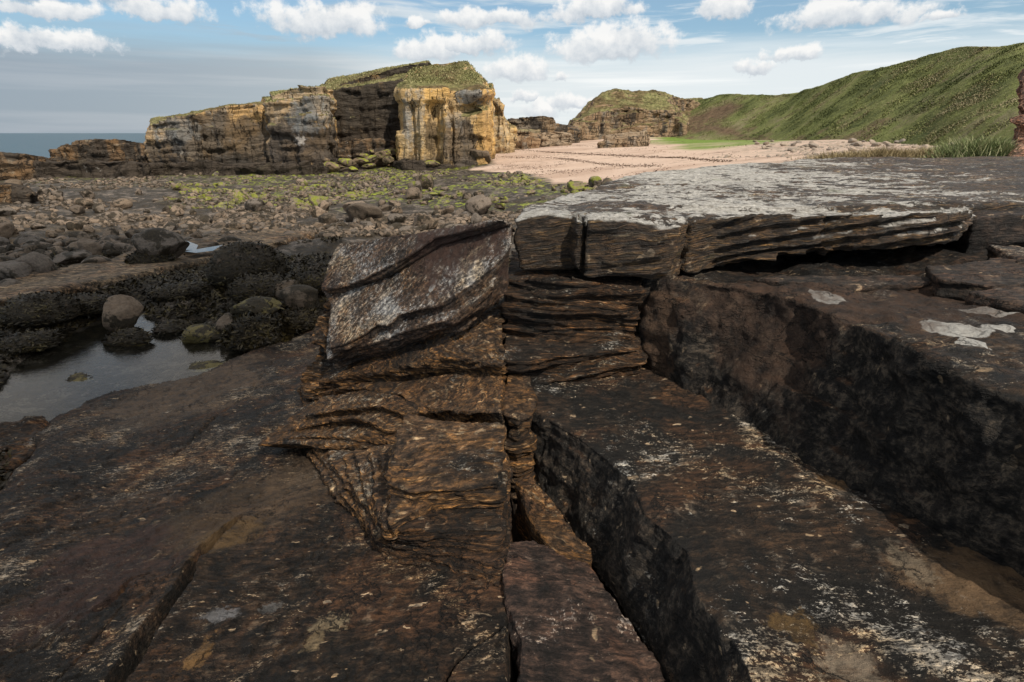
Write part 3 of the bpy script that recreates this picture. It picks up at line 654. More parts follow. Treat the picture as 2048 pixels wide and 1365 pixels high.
F1 = [Pl(a, b) for a, b in [(646, 582), (660, 612), (656, 660), (655, 700), (690, 692), (730, 670), (752, 652), (775, 655), (800, 632), (880, 612), (945, 572), (1000, 522), (1022, 495), (1024, 445), (900, 460), (700, 500)]]
F1b = [sink(p, k) for p, k in zip(F1, [.12, .12, .14, .14, .15, .15, .16, .16, .18, .24, .28, .30, .32, .32, .25, .2])]
F1s = [Pl(a, b, -.07) for a, b in [(652, 700), (652, 722), (688, 706), (740, 690), (806, 668), (900, 640), (990, 572), (1000, 480), (700, 520), (660, 600)]]
def sinkr(p, k):   # the right end butts against the blocks beside it: drop it straight down there
    a, u = np.array(sink(p, k)), sstep(-.45, -.12, p[0]); b = np.array([p[0] - .03, p[1] + .06, p[2] - k]); return tuple(a * (1 - u) + b * u)
F1b = [sinkr(p, k) for p, k in zip(F1, [.12, .12, .14, .14, .15, .15, .16, .16, .18, .24, .28, .30, .32, .32, .25, .2])]
rock('leaning_slab', [(F1, F1b), (F1s, [sinkr(p, .16) for p in F1s])], .011, lean_mat, 'thick grey speckled slab leaning down to the left from the white table corner', 'rock slab', bed=LN, freq=24, samp=.022, rough=.010, seed=71, rf=4, warp=.05, flake=.006, micro=.006)
F2 = [Pl(a, b, .085) for a, b in [(643, 578), (672, 576), (706, 568), (760, 545), (812, 518), (868, 478), (1018, 437), (940, 450), (800, 470), (678, 490), (658, 530)]]
rock('leaning_slab', [(F2, [sink(p, .15) for p in F2])], .010, lean_mat, 'thinner grey slab lying over the upper left corner of the leaning slab', 'rock slab', bed=LN, freq=26, samp=.016, rough=.010, seed=72, rf=4, warp=.05, flake=.006, micro=.006)
# stacked ledges D, each sheet its own rock
def ledge(pts, h, label, seed, mat=strat_mat, dx=.03, dy=.15, **kw):
    more = kw.pop('more', [])
    pr = [(q, [(p[0] + dx, p[1] + dy, p[2] - hh) for p in q]) for q, hh in [(pts, h)] + more]
    return rock('rock_ledge', pr, .011, mat, label, 'rock ledge', seed=seed, **{**dict(freq=28, samp=.032, rough=.014, micro=.006, rf=4.5, warp=.16, wf=1.2, bed=(-.22, 0, 1)), **kw})
ledge([PY(652, 600, 5.0), PY(630, 655, 4.85), PY(622, 680, 4.7), PY(650, 700, 4.6), PY(760, 720, 4.5), PY(900, 600, 4.8), PY(750, 590, 5.2)], .16, 'narrow ledge jutting left below the leaning slab tip', 81)
ledge([PY(640, 695, 4.75), PY(618, 730, 4.7), PY(598, 768, 4.62), PY(612, 785, 4.5), PY(650, 768, 4.4), PY(760, 745, 4.5), PY(800, 690, 4.9)], .45, 'ragged lower left ledge with splintered edges above the sloping platform', 82, samp=.05)
ledge([PY(640, 764, 4.45), PY(700, 752, 4.25), PY(760, 742, 4.1), PY(830, 726, 3.9), PY(905, 716, 3.7), PY(960, 722, 3.5), PY(1004, 730, 3.38), PY(1006, 600, 4.1), PY(850, 640, 4.6), PY(700, 690, 4.9)], .30, 'orange banded ledge running up to the right under the leaning slab', 83, warp=.12)
ledge([PY(622, 792, 4.42), PY(665, 778, 4.35), PY(708, 772, 4.2), PY(764, 788, 3.9), PY(800, 790, 3.72), PY(832, 812, 3.5), PY(868, 818, 3.28), PY(940, 826, 3.05), PY(1004, 828, 2.88), PY(1005, 728, 3.6), PY(850, 745, 4.1), PY(680, 765, 4.7)], .24, 'brown ledge with a curled front, third down between tip and crack', 84)
ledge([PY(513, 890, 3.90), PY(545, 862, 4.08), PY(575, 840, 4.2), PY(630, 800, 4.5), PY(700, 808, 4.25), PY(808, 826, 3.85), PY(815, 880, 3.4), PY(800, 902, 3.3), PY(720, 898, 3.5), PY(660, 897, 3.6), PY(600, 889, 3.72)], .10, 'pointed splinter ledge of orange grained rock aiming left over the platform', 85, samp=.018, dx=.10, dy=.12, freq=34)
ledge([PY(578, 862, 3.98), PY(636, 806, 4.22), PY(720, 800, 4.0), PY(806, 818, 3.66), PY(810, 868, 3.34), PY(770, 862, 3.42), PY(715, 838, 3.66), PY(650, 842, 3.80)], .11, 'thin curled layers resting on the pointed splinter ledge', 86, samp=.016, freq=36,
      more=[([PY(604, 834, 4.0), PY(642, 792, 4.25), PY(730, 780, 4.1), PY(840, 802, 3.55), PY(866, 826, 3.28), PY(812, 830, 3.46), PY(745, 812, 3.7), PY(672, 818, 3.84)], .14), ([PY(548, 880, 3.92), PY(596, 850, 4.1), PY(700, 842, 3.9), PY(808, 862, 3.42), PY(806, 890, 3.30), PY(720, 884, 3.52), PY(640, 876, 3.70)], .09)])
ledge([PY(811, 832, 2.98), PY(900, 842, 2.9), PY(1004, 848, 2.80), PY(1004, 905, 2.6), PY(1000, 968, 2.43), PY(935, 984, 2.40), PY(872, 978, 2.41), PY(820, 985, 2.42), PY(772, 970, 2.5), PY(782, 920, 2.65)], .42, 'squared block with a flat brown top and finely layered front beside the vertical crack', 87, freq=30, samp=.03, warp=.1, dy=.05, bed=(-.04, 0, 1))
def fan(A, B, zA, zB, nsheet):
    out = []
    for q in range(nsheet):
        t = q / (nsheet - 1); w = .5 * math.sin(q * 2.4) / nsheet
        pts = []
        for (a, b) in zip(A, B):
            u = min(1, max(0, t + w * math.sin(a[0] * 9 + q)))
            pts.append((a[0] * (1 - u) + b[0] * u, a[1] * (1 - u) + b[1] * u, zA(a) * (1 - t) + zB(b) * t))
        out.append(pts)
    return out
def Ez(p): return E_A + E_B * p[0] + E_C * p[1]
# low fan: contour lines step up from the platform to the foot of the squared block
A_ = [Pe(a, b)[:2] for a, b in [(728, 1068), (742, 1100), (780, 1132), (840, 1146), (900, 1160), (960, 1174), (1000, 1186)]] 
B_ = [PZ(a, b, 2.2)[:2] for a, b in [(758, 1040), (772, 1048), (800, 1056), (860, 1060), (920, 1062), (970, 1064), (1002, 1064)]]
bk = [(-.04, 2.6), (-.6, 2.7)]
sh_ = fan(A_, B_, lambda p: Ez(p) + .035, lambda p: 2.20, 6)
sh_ = [q + [(a, b, q[-1][2]) for a, b in bk] for q in sh_]
ledge(sh_[0], .25, 'lowest fan of thin dark layers spreading onto the platform under the squared block', 88, mat=dstrat_mat, freq=40, samp=.016, dy=.02, more=[(q, .06) for q in sh_[1:]])
# folded layers curling round the left flank of the block
A_ = [Pe(a, b)[:2] for a, b in [(612, 905), (632, 938), (650, 968), (668, 1000), (700, 1036), (732, 1072), (748, 1098)]]
B_ = [PZ(a, b, 2.28)[:2] for a, b in [(800, 898), (796, 925), (790, 948), (784, 972), (778, 1000), (772, 1025), (775, 1045)]]
bk = [(-.40, 2.45), (-.45, 3.3)]
sh_ = fan(A_, B_, lambda p: Ez(p) + .03, lambda p: 2.24, 8)
sh_ = [q + [(a, b, max(q[-1][2], q[0][2])) for a, b in bk] for q in sh_]
ledge(sh_[0], .2, 'swirling cream and ochre folded layers left of the squared block', 89, warp=.25, wf=2.2, freq=34, samp=.018, dy=.02, more=[(q, .07) for q in sh_[1:]])
# floor right of the crack
floor_mat = rockmat('pinkish crack floor rock', dark=(.010, .008, .008), mid=(.062, .039, .031), warm=(.24, .10, .04), pale=(.32, .26, .22), lich=(.36, .32, .30), warm_amt=.5, pale_amt=.4, lich_amt=.5, lich_scale=18, sz=4, tone=.47, bstr=1.2)
rock('rock_rib', [([PZ(1030, 962, 2.16), PZ(1062, 950, 2.18), PZ(1110, 1010, 2.16), PZ(1185, 1100, 2.12), PZ(1180, 1130, 2.06), PZ(1110, 1110, 2.08), PZ(1060, 1040, 2.12)], 1.85)], .010, strat_mat,
     'smooth brown rib lying at the foot of the lower shelf face', 'rock rib', freq=9, samp=.006, rough=.018, seed=91, smooth_it=8)
rock('rock_floor_slab', [([PZ(1012, 1088, 2.10), PZ(1070, 1078, 2.10), PZ(1180, 1130, 2.06), PZ(1290, 1290, 2.05), PZ(1380, 1480, 2.05), PZ(1400, 1700, 2.05), PZ(1060, 1700, 2.12), PZ(1035, 1400, 2.12), PZ(1040, 1280, 2.12), PZ(1022, 1240, 2.12), PZ(1010, 1180, 2.11)], 1.85)], .009, floor_mat,
     'pinkish grey floor slab in the gully between the layered ledges and the lower shelf', 'rock slab', freq=20, samp=.012, rough=.03, rf=5, seed=92)
# brown outcrop at the pool's near left corner
rock('rock_outcrop', [([PZ(-60, 850, 1.12), PZ(20, 838, 1.22), PZ(60, 832, 1.25), PZ(110, 850, 1.12), PZ(85, 890, 1.15), PZ(20, 935, 1.2), PZ(-60, 960, 1.2)], .4)], .02, rockmat('rusty outcrop rock', dark=(.02, .014, .01), mid=(.085, .045, .022), warm=(.22, .10, .03), warm_amt=.8, pale_amt=.3, lich_amt=.2, sz=6, bed=(.3, .3, 0)),
     'rusty brown ribbed outcrop at the near left corner of the tide pool', 'rock outcrop', freq=14, samp=.06, rough=.06, rf=3, seed=95, bed=(.4, -.3, 1))
# ------------------------------------------------------------------ CLIFFS AND FAR ROCKS
def cliffmat(name, tide=1.6, dark_amt=.5, warm=(.50, .27, .09), grey=(.24, .24, .23), tan=(.36, .25, .14), vert=1., grass_z=.62, grass=True, tide_w=1.5, patches=(), hband=.65):
    m, n = newmat(name); g = n.new('ShaderNodeNewGeometry'); P = g.outputs['Position']; Nz = n.sep(g.outputs['Normal'])[2]; z = n.sep(P)[2]
    w = n.vm('ADD', P, n.vm('SCALE', n.noise(P, .25, 4, .6, col=True), 1.2))
    vs = n.noise(n.vm('MULTIPLY', w, (1, 1, .14)), .75, 7, .65)
    hs = n.noise(n.vm('MULTIPLY', w, (.16, .16, 1.7)), 1.3, 7, .68)
    nb = n.noise(P, .17, 5, .6, .5); nm = n.noise(P, 1.4, 8, .68); nf = n.noise(P, 6, 6, .7)
    col = n.mix(n.ss(nb, .42, .6), tan, warm)
    col = n.mix(n.ss(n.m('ADD', n.m('MULTIPLY', vs, .6 * vert), n.m('MULTIPLY', nm, 1 - .6 * vert)), .50, .62), col, grey)
    col = n.mix(n.m('MULTIPLY', n.ss(nm, .5, .7), .5), col, (.46, .38, .27))
    col = n.mix(n.m('MULTIPLY', n.ss(hs, .46, .36), hband), col, (.09, .06, .03))
    dk = n.m('ADD', n.m('MULTIPLY', n.m('SUBTRACT', n.noise(w, .33, 6, .62), .5), 3.), n.m('MULTIPLY', n.m('SUBTRACT', vs, .5), 2.))
    dkm = n.m('MULTIPLY', n.ss(dk, .42 - dark_amt, .62 - dark_amt), .88)
    col = n.mix(dkm, col, n.mix(nm, (.016, .015, .014), (.10, .085, .07)))
    td = n.m('ADD', z, n.m('MULTIPLY', n.m('SUBTRACT', n.noise(P, .35, 6, .65), .5), 4.))
    tm = n.ss(td, tide + tide_w, tide)
    col = n.mix(n.m('MULTIPLY', tm, .9), col, n.mix(nm, (.022, .02, .018), (.11, .085, .065)))
    col = n.mix(n.m('MULTIPLY', n.ss(n.noise(P, .8, 6, .7), .64, .72), .6), col, (.42, .40, .37))
    j1 = n.m('ABSOLUTE', n.m('SUBTRACT', n.noise(n.vm('MULTIPLY', w, (1, 1, .22)), .62, 5, .55), .5))
    j2 = n.m('ABSOLUTE', n.m('SUBTRACT', n.noise(n.vm('MULTIPLY', w, (.13, .13, 1)), 1.3, 5, .55), .5))
    jm = n.m('MAXIMUM', n.ss(j1, .012, .003), n.m('MULTIPLY', n.ss(j2, .016, .004), min(1, hband * 1.5)))
    for (pt, rr0, sx, cc, am) in patches:
        dd = n.m('ADD', n.vm('LENGTH', n.vm('MULTIPLY', n.vm('SUBTRACT', P, pt), sx)), n.m('MULTIPLY', n.m('SUBTRACT', n.noise(P, 1.6 / rr0, 5, .6), .5), rr0 * 1.8))
        col = n.mix(n.m('MULTIPLY', n.ss(dd, rr0, rr0 * .75), am), col, n.mix(nm, tuple(v * .5 for v in cc), tuple(v * 1.3 for v in cc)))
    col = n.mix(n.m('MULTIPLY', jm, .8), col, (.03, .022, .015))
    col = n.mix(n.ss(nf, .44, .3), col, n.mix(1., col, (.4, .38, .36), 'MULTIPLY'))
    if grass:
        gm = n.ss(n.m('ADD', Nz, n.m('MULTIPLY', n.m('SUBTRACT', nm, .5), .7)), grass_z - .1, grass_z + .06)
        gm = n.m('MULTIPLY', gm, n.ss(z, 3.5, 5.5))
        gc = n.mix(n.ss(nb, .4, .6), n.ramp(nm, [(.3, (.10, .11, .04)), (.5, (.22, .215, .09)), (.7, (.36, .32, .17))]), n.ramp(nm, [(.3, (.06, .05, .025)), (.6, (.19, .14, .07))]))
        col = n.mix(gm, col, gc)
    h = n.m('ADD', n.m('MULTIPLY', hs, .8), n.m('ADD', nm, n.m('MULTIPLY', vs, .6)))
    h = n.m('SUBTRACT', n.m('ADD', h, n.m('MULTIPLY', nf, .3)), n.m('MULTIPLY', jm, .9))
    finish(n, col, .88, n.bump(h, 1., .4), .2); return m
def blades(P, N, L, W, lean, seed, segs=3, droop=.6, up=None):
    """curved tapering strips rooted at P, rising along N and drooping"""
    r = np.random.default_rng(seed); n = len(P)
    a = r.uniform(0, 2 * np.pi, n); t1 = np.stack([np.cos(a), np.sin(a), np.zeros(n)], 1)
    t1 = t1 - N * (t1 * N).sum(1, keepdims=True); t1 /= np.linalg.norm(t1, axis=1, keepdims=True) + 1e-9
    b = np.cross(N, t1)
    V = np.zeros((n, segs * 2 + 1, 3)); L = L[:, None]; W = W[:, None]
    lean = lean[:, None] if hasattr(lean, '__len__') else lean
    for k in range(segs):
        u = k / segs
        c = P + N * L * (u - droop * u * u) * (1 - lean * .5) + t1 * L * lean * (u ** 1.3)
        w = W * (1 - .5 * u) * .5
        V[:, 2 * k] = c - b * w; V[:, 2 * k + 1] = c + b * w
    V[:, -1] = P + N * L * (1 - droop) * (1 - lean * .5) + t1 * L * lean
    base = np.arange(n)[:, None] * (segs * 2 + 1)
    Q = np.concatenate([base + np.array([2 * k, 2 * k + 1, 2 * k + 3, 2 * k + 2]) for k in range(segs - 1)], 0)
    T = base + np.array([2 * segs - 2, 2 * segs - 1, 2 * segs])
    return V.reshape(-1, 3), [Q, T]
def bladesmat(name, cols, rough=.8, trans=0., scale=2., rnd=.25):
    m, n = newmat(name); P = n.new('ShaderNodeNewGeometry').outputs['Position']
    rn = n.new('ShaderNodeNewGeometry').outputs['Random Per Island']
    f = n.m('ADD', n.m('MULTIPLY', n.noise(P, scale, 5, .6), 1 - rnd), n.m('MULTIPLY', rn, rnd))
    c = n.ramp(f, cols); finish(n, c, rough, None, .3); return m
turf_mat = bladesmat('cliff turf blades', [(.35, (.13, .14, .05)), (.5, (.25, .25, .11)), (.7, (.40, .36, .20))], .9, scale=.4)
hillgrass_mat = bladesmat('hill grass blades', [(.36, (.065, .085, .03)), (.45, (.12, .14, .052)), (.51, (.18, .205, .07)), (.57, (.22, .20, .11)), (.68, (.30, .26, .17))], .9, scale=.12, rnd=.08)
def cliff(name, prisms, label, mat, voxel=.17, seed=1, turf=True, cat='cliff', strat=.22, freq=1.5, rough=.45, rf=.35, pill=0., extra=None, turf_n=5000, turf_h=(.10, .26), zmin=5.):
    V, F = voxelise(prisms, voxel); V = laplace(V, F, 2); N = vnormals(V, F); x, y, z = V.T
    side = 1 - np.clip(N[:, 2], 0, 1) ** 2
    d = strata_disp(V, N, (-.05, .02, 1), freq, strat, seed, warp=.8, wf=.12)
    d = d + rough * fbm(x * rf, y * rf, z * rf, 5, seed + 5) + .12 * fbm(x * 1.7, y * 1.7, z * 1.7, 3, seed + 6)
    # joints: blocky buttresses, constant in height over each bed
    bedi = np.floor(z * .33 + .5 * fbm(x * .2, y * .2, 0, 2, seed + 7))
    d = d + (rough * .7 + pill) * np.tanh(3.5 * vnoise(x * .55 + bedi * .35, y * .55, bedi * .6, seed + 11)) * side
    d = d + (rough * .35) * np.tanh(4 * vnoise(x * 1.5, y * 1.5, bedi * 1.7, seed + 12)) * side
    if extra is not None: d = d + extra(V, N)
    V = V + N * d[:, None]
    loc = np.array([V[:, 0].mean(), V[:, 1].mean(), V[:, 2].min()])
    o = mesh_np(name, V, F, mat, loc=loc, smooth=True); tag(o, label, cat)
    if turf:
        fc = V[F].mean(1); fn = vnormals(V, F)[F].mean(1)
        ok = np.where((fn[:, 2] > .6) & (fc[:, 2] > zmin))[0]
        if len(ok):
            r = np.random.default_rng(seed); k = r.choice(ok, turf_n); Pp = fc[k] + r.normal(0, .08, (turf_n, 3)) * (1, 1, 0)
            Nn = np.tile([0, 0, 1.], (turf_n, 1)); L = r.uniform(*turf_h, turf_n)
            BV, BF = blades(Pp, Nn, L, L * .35, .5, seed, droop=.3)
            t = mesh_np('turf', BV - loc, BF, turf_mat); t.parent = o; t['kind'] = 'stuff'
    return o
def band(pts, back, zb, inset=0, splay=.0):
    """top outline from photo columns [(px, py, Y)], closed by extra plan points; base flared slightly"""
    top = [PY(*p) for p in pts] + back
    return (top, [(p[0], p[1] - (splay if i < len(pts) else 0), zb) for i, p in enumerate(top)])
DK = (.07, .065, .062); BG = (.27, .29, .30)
cm1 = cliffmat('headland rock', tide=.2, dark_amt=-.14, hband=.22, tide_w=2.0, warm=(.58, .37, .16), grey=(.25, .265, .27), tan=(.42, .32, .21),
    patches=[(PY(470, 285, 70), 3.6, (.55, .3, 1), DK, .75), (PY(600, 290, 64.5), 3.2, (.6, .3, 1), (.06, .055, .055), .85), (PY(605, 235, 64.5), 1.6, (.8, .3, .8), BG, .5), (PY(345, 262, 67), 1.7, (.6, .3, 1), BG, .4), (PY(330, 310, 67), 1.8, (.6, .3, 1), DK, .8),
             (PY(598, 282, 64.5), .55, (.8, .3, .9), (.5, .47, .44), .9), (PY(640, 215, 65), 1.4, (.8, .3, .7), BG, .6)])
cm2 = cliffmat('stack rock', tide=.4, dark_amt=-.30, hband=.2, warm=(.72, .46, .17), grey=(.44, .38, .29), tan=(.60, .44, .24), tide_w=1.6,
    patches=[(PY(928, 292, 66), 2.5, (.95, .3, .8), (.13, .11, .095), .85), (PY(862, 275, 66), 1.1, (1.4, .3, .5), (.12, .09, .06), .75), (PY(940, 190, 65), 1.3, (.7, .3, 1.4), BG, .85), (PY(905, 240, 65), 1.0, (.8, .3, 1), (.33, .31, .28), .6), (PY(815, 245, 66), 1.2, (1.6, .3, .5), BG, .6), (PY(970, 290, 68), 1.5, (1.6, .2, .3), (.60, .38, .15), .8)])
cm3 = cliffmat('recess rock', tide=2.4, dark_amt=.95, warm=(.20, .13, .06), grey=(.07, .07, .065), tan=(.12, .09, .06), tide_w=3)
cm4 = cliffmat('far rock', grass_z=.68, tide=-2, dark_amt=.26, warm=(.34, .23, .14), grey=(.22, .19, .16), tan=(.30, .22, .14))
cm5 = cliffmat('brown shore rock', tide=-1.2, dark_amt=.55, warm=(.20, .12, .06), grey=(.11, .09, .07), tan=(.16, .11, .07), grass=False)
cliff('sea_cliff', [band([(290, 262, 68), (296, 246, 67.6), (318, 234, 67.3), (350, 230, 67), (384, 226, 66.8), (393, 230, 71.5)], [PY(392, 226, 76), PY(300, 236, 76)], -1.2, splay=.6)],
      'low square seaward end of the tan headland, with sea behind it', cm1, seed=301, turf_n=200, rough=.35)
cliff('sea_cliff', [band([(386, 229, 70.8), (440, 226, 70.5), (452, 214, 70.5), (532, 208, 70), (545, 205, 70)], [PY(545, 200, 78), PY(386, 224, 78)], -1.2, splay=.5)],
      'recessed dark streaked cliff between the seaward end and the grass topped buttress', cm1, seed=302, turf_n=500, rough=.35)
cliff('sea_cliff', [band([(530, 206, 66.0), (560, 196, 65.2), (600, 190, 64.8), (638, 190, 64.4), (644, 192, 64.6), (662, 190, 74)], [PY(662, 185, 80), PY(530, 195, 80)], -1.2, splay=.5),
                    ([PY(548, 192, 68), PY(575, 176, 68.5), (PY(610, 170, 68.5)), PY(645, 172, 69), PY(660, 178, 74), PY(660, 175, 80), PY(545, 185, 80)], 5.5)],
      'grass topped buttress with a pale stain, left of the dark recess', cm1, seed=303, rough=.35)
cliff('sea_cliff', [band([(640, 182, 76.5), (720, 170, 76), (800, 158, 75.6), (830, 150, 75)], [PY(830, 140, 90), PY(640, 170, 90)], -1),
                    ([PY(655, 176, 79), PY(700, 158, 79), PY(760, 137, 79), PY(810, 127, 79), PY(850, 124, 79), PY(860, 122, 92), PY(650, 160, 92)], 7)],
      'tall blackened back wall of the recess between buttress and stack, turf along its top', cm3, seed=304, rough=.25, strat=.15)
def stackx(V, N):
    x, y, z = V.T
    px, py = proj(x, y, z)
    front = (N[:, 1] < .2)
    d = (.2 * fbm(x * .22, y * .22, z * .22, 3, 306) + .25 * fbm(x * .8, y * .8, z * .8, 3, 307) - .25) * sstep(.35, .6, N[:, 2]) * sstep(9.5, 10.5, z)
    # overhanging notch below the right shoulder
    q = np.exp(-(((px - 952) / 26) ** 2 + ((py - 213 + (px - 952) * .35) / 10) ** 2)); d = d - 1.7 * q * front
    d = d + .6 * np.exp(-(((px - 958) / 26) ** 2 + ((py - 190) / 13) ** 2)) * front
    # tall recess and ribs in the left half
    for c, w, a in ((870, 11, -1.3), (846, 5, .5), (827, 4, -.5), (892, 4, .55), (815, 4, .45), (903, 4, -.5), (855, 3, -.5), (884, 3, -.5)):
        d = d + a * np.exp(-((px - c + 2 * vnoise(z * .5, 0, 0, 9)) / w) ** 4) * sstep(195, 228, py) * front
    d = d + .35 * sstep(210, 200, py) * sstep(165, 180, py) * (px < 895) * front
    return d
cliff('cliff_stack', [band([(800, 186, 67.5), (806, 182, 66.3), (850, 178, 65.8), (890, 178, 65.8), (900, 182, 66.4), (935, 180, 66.0), (966, 176, 65.4), (978, 182, 66.8), (986, 180, 74)], [PY(984, 165, 82), PY(800, 165, 82)], -.6, splay=.3),
                      ([PY(815, 150, 71), PY(838, 128, 73), PY(870, 125, 73), PY(900, 126, 73), PY(930, 121, 73), PY(944, 130, 73), PY(958, 148, 74), PY(962, 150, 80), PY(815, 140, 80)],
                       [PY(800, 188, 67.2), PY(808, 182, 66.8), PY(850, 178, 66.3), PY(890, 180, 66.3), PY(930, 182, 66.5), PY(962, 178, 66), PY(974, 180, 67.5), PY(982, 180, 80), PY(800, 180, 80)]),
                      ([PY(795, 262, 66.2), PY(812, 258, 65.8), PY(812, 262, 67.5), PY(794, 262, 67.5)], -.5)],
      'tall golden cliff stack with ribbed left front, overhanging notch and grassy dome', cm2, seed=305, extra=stackx, voxel=.14, turf_n=14000, rough=.22, strat=.09, zmin=9)
cliff('sea_cliff', [band([(974, 198, 86), (984, 191, 85), (1000, 192, 84), (1012, 200, 84), (1014, 230, 84.5), (1024, 260, 86)], [PY(1026, 250, 95), PY(975, 195, 95)], 0)],
      'narrow orange cliff end just behind the right side of the stack', cm2, seed=306, turf_n=150)
cliff('shore_outcrop', [band([(1016, 262, 100), (1060, 258, 99), (1078, 262, 99), (1080, 272, 99)], [PY(1080, 260, 106), PY(1016, 255, 106)], .5)], 'low sandy coloured outcrop on the beach right of the stack', cm4, seed=307, turf=False, cat='rock outcrop', rough=.3)
cliff('shore_outcrop', [band([(1018, 240, 112), (1030, 234, 112), (1075, 232, 111), (1108, 234, 111), (1112, 246, 112), (1140, 254, 114), (1156, 262, 115)], [PY(1160, 255, 124), PY(1020, 235, 124)], .5)],
      'dark flat topped far ledge between the stack and the second headland', cliffmat('dark far ledge', tide=-2, dark_amt=.5, grass=False, grey=(.16, .15, .14), tan=(.2, .16, .12), warm=(.25, .17, .1)), seed=308, turf=False, cat='rock outcrop', rough=.3)
cliff('sea_cliff', [band([(1140, 262, 124), (1150, 240, 125), (1200, 222, 126), (1260, 218, 125), (1335, 222, 124), (1352, 235, 124), (1368, 250, 122)], [PY(1400, 230, 145), PY(1140, 240, 145)], .5, splay=2.5),
                    ([PY(1178, 212, 132), PY(1196, 192, 133), PY(1212, 180, 134), PY(1228, 176, 134), PY(1262, 180, 134), PY(1330, 183, 134), PY(1345, 194, 134), PY(1395, 200, 138), PY(1400, 198, 150), PY(1180, 205, 150)],
                     [PY(1143, 250, 125.5), PY(1170, 236, 126), PY(1200, 226, 126.5), PY(1228, 220, 126.5), PY(1262, 218, 126), PY(1335, 222, 125.5), PY(1352, 235, 125.5), PY(1400, 240, 138), PY(1400, 240, 150), PY(1140, 250, 150)])],
      'second headland across the sand, banded cliff under brown turf', cm4, seed=309, voxel=.25, rough=.5, strat=.4, freq=1.0, turf_n=2500, turf_h=(.12, .3))
# low shore rocks on the left
def lowrock(pts, Yd, zb, label, seed, mat=cm5, **kw):
    return cliff('shore_outcrop', [band(pts, [PY(pts[-1][0], pts[-1][1], pts[-1][2] + Yd), PY(pts[0][0], pts[0][1], pts[0][2] + Yd)], zb, splay=.6)], label, mat, seed=seed, turf=False, cat='rock outcrop', **{**dict(rough=.3, strat=.22, freq=2.6), **kw})
lowrock([(105, 300, 70), (120, 292, 70), (140, 284, 70.5), (190, 280, 70), (245, 277, 70), (285, 286, 69), (293, 300, 68)], 5, -1.5, 'flat brown ledge against the sea, left of the headland', 321)
lowrock([(-120, 296, 62), (0, 302, 62), (60, 303, 62), (92, 314, 62)], 6, -1.5, 'low dark ledge at the left edge in front of the sea', 322)
weed_rock = cliffmat('weed covered rock', tide=9, dark_amt=.9, grass=False, tide_w=.1, tan=(.085, .085, .025), warm=(.09, .08, .025), grey=(.05, .045, .03))
olive = None
lowrock([(80, 325, 60), (150, 320, 60), (250, 322, 59), (300, 330, 58)], 8, -1.5, 'long weed hung bank below the flat brown ledge', 323, mat=weed_rock, rough=.4)
lowrock([(288, 328, 61.5), (330, 324, 61), (400, 326, 61), (480, 330, 60.5), (560, 322, 60), (640, 322, 59.5), (655, 335, 59.5)], 6, -1.5, 'dark seaweed covered foot of the tan headland', 324, mat=weed_rock, rough=.4)
lowrock([(664, 290, 72), (700, 280, 72), (750, 278, 71.5), (792, 285, 71)], 4, -.5, 'brown ledge at the foot of the blackened recess wall', 325, mat=cm5)
lowrock([(-60, 372, 36), (0, 366, 36), (40, 372, 35.5), (60, 385, 35)], 4, -.6, 'worn brown knoll at the left edge below the dark ledge', 326)
lowrock([(790, 322, 64.8), (805, 316, 64.5), (850, 318, 64), (880, 322, 64), (900, 330, 64)], 2.5, 0, 'weedy rock skirt at the foot of the golden stack', 327, mat=weed_rock)
slabm = cliffmat('beach slab rock', tide=-3, dark_amt=.1, grass=False, tan=(.36, .28, .20), warm=(.36, .26, .17), grey=(.26, .23, .20))
lowrock([(1198, 284, 84), (1205, 279, 84), (1245, 275, 83), (1283, 270, 82), (1300, 272, 82)], 2.2, .8, 'long tilted pale slab lying on the sand before the second headland', 328, mat=slabm, rough=.15, strat=.1)
lowrock([(1210, 272, 92), (1240, 265, 91), (1292, 262, 90)], 2.5, 1.5, 'upper pale slab behind the long tilted one on the sand', 329, mat=slabm, rough=.15, strat=.1)
lowrock([(1085, 266, 104), (1110, 262, 104), (1142, 268, 103)], 4, .8, 'low buff rock at the far edge of the sand', 330, mat=slabm, rough=.3)

# ------------------------------------------------------------------ HILL
foot = np.array([PY(a, b, c) for a, b, c in [(1250, 262, 150), (1330, 266, 125), (1400, 263, 112), (1500, 263, 96), (1600, 270, 75), (1700, 276, 58), (1850, 286, 44), (1950, 292, 35), (2048, 300, 28), (2300, 310, 20), (2900, 330, 13)]])
crest = np.array([PY(a, b, c) for a, b, c in [(1290, 205, 165), (1360, 200, 152), (1420, 197, 140), (1490, 192, 126), (1570, 189, 112), (1640, 166, 98), (1720, 143, 86), (1850, 115, 72), (1950, 98, 62), (2048, 83, 54), (2300, 62, 44), (2900, 30, 36)]])
def resamp(A, n):
    t = np.linspace(0, 1, len(A)); u = np.linspace(0, 1, n)
    u2 = u
    k = np.stack([np.interp(u2, t, A[:, c]) for c in range(3)], 1)
    ker = np.ones(31) / 31
    kp = np.pad(k, ((15, 15), (0, 0)), mode='edge'); return np.stack([np.convolve(kp[:, c], ker, 'valid') for c in range(3)], 1)
NU, NV = 620, 150
FT, CR = resamp(foot, NU), resamp(crest, NU)
FT[:, 2] = gz(FT[:, 0], FT[:, 1]) - .1
vv = np.concatenate([np.linspace(-.12, 1, NV - 30), 1 + np.geomspace(.02, 2.2, 30)])
H = np.zeros((NV, NU, 3))
for i, v in enumerate(vv):
    H[i, :, :2] = FT[:, :2] + (CR - FT)[:, :2] * v
    e = (v ** 1.22) if 0 < v <= 1 else (v * 2 if v <= 0 else 1 + .05 * (v - 1) - .12 * (v - 1) ** 2)
    H[i, :, 2] = FT[:, 2] + (CR - FT)[:, 2] * e
x, y, z = H.reshape(-1, 3).T.copy()
V01 = np.repeat(vv, NU)
bulge = fbm(x * .06, y * .06, z * .1, 3, 402)
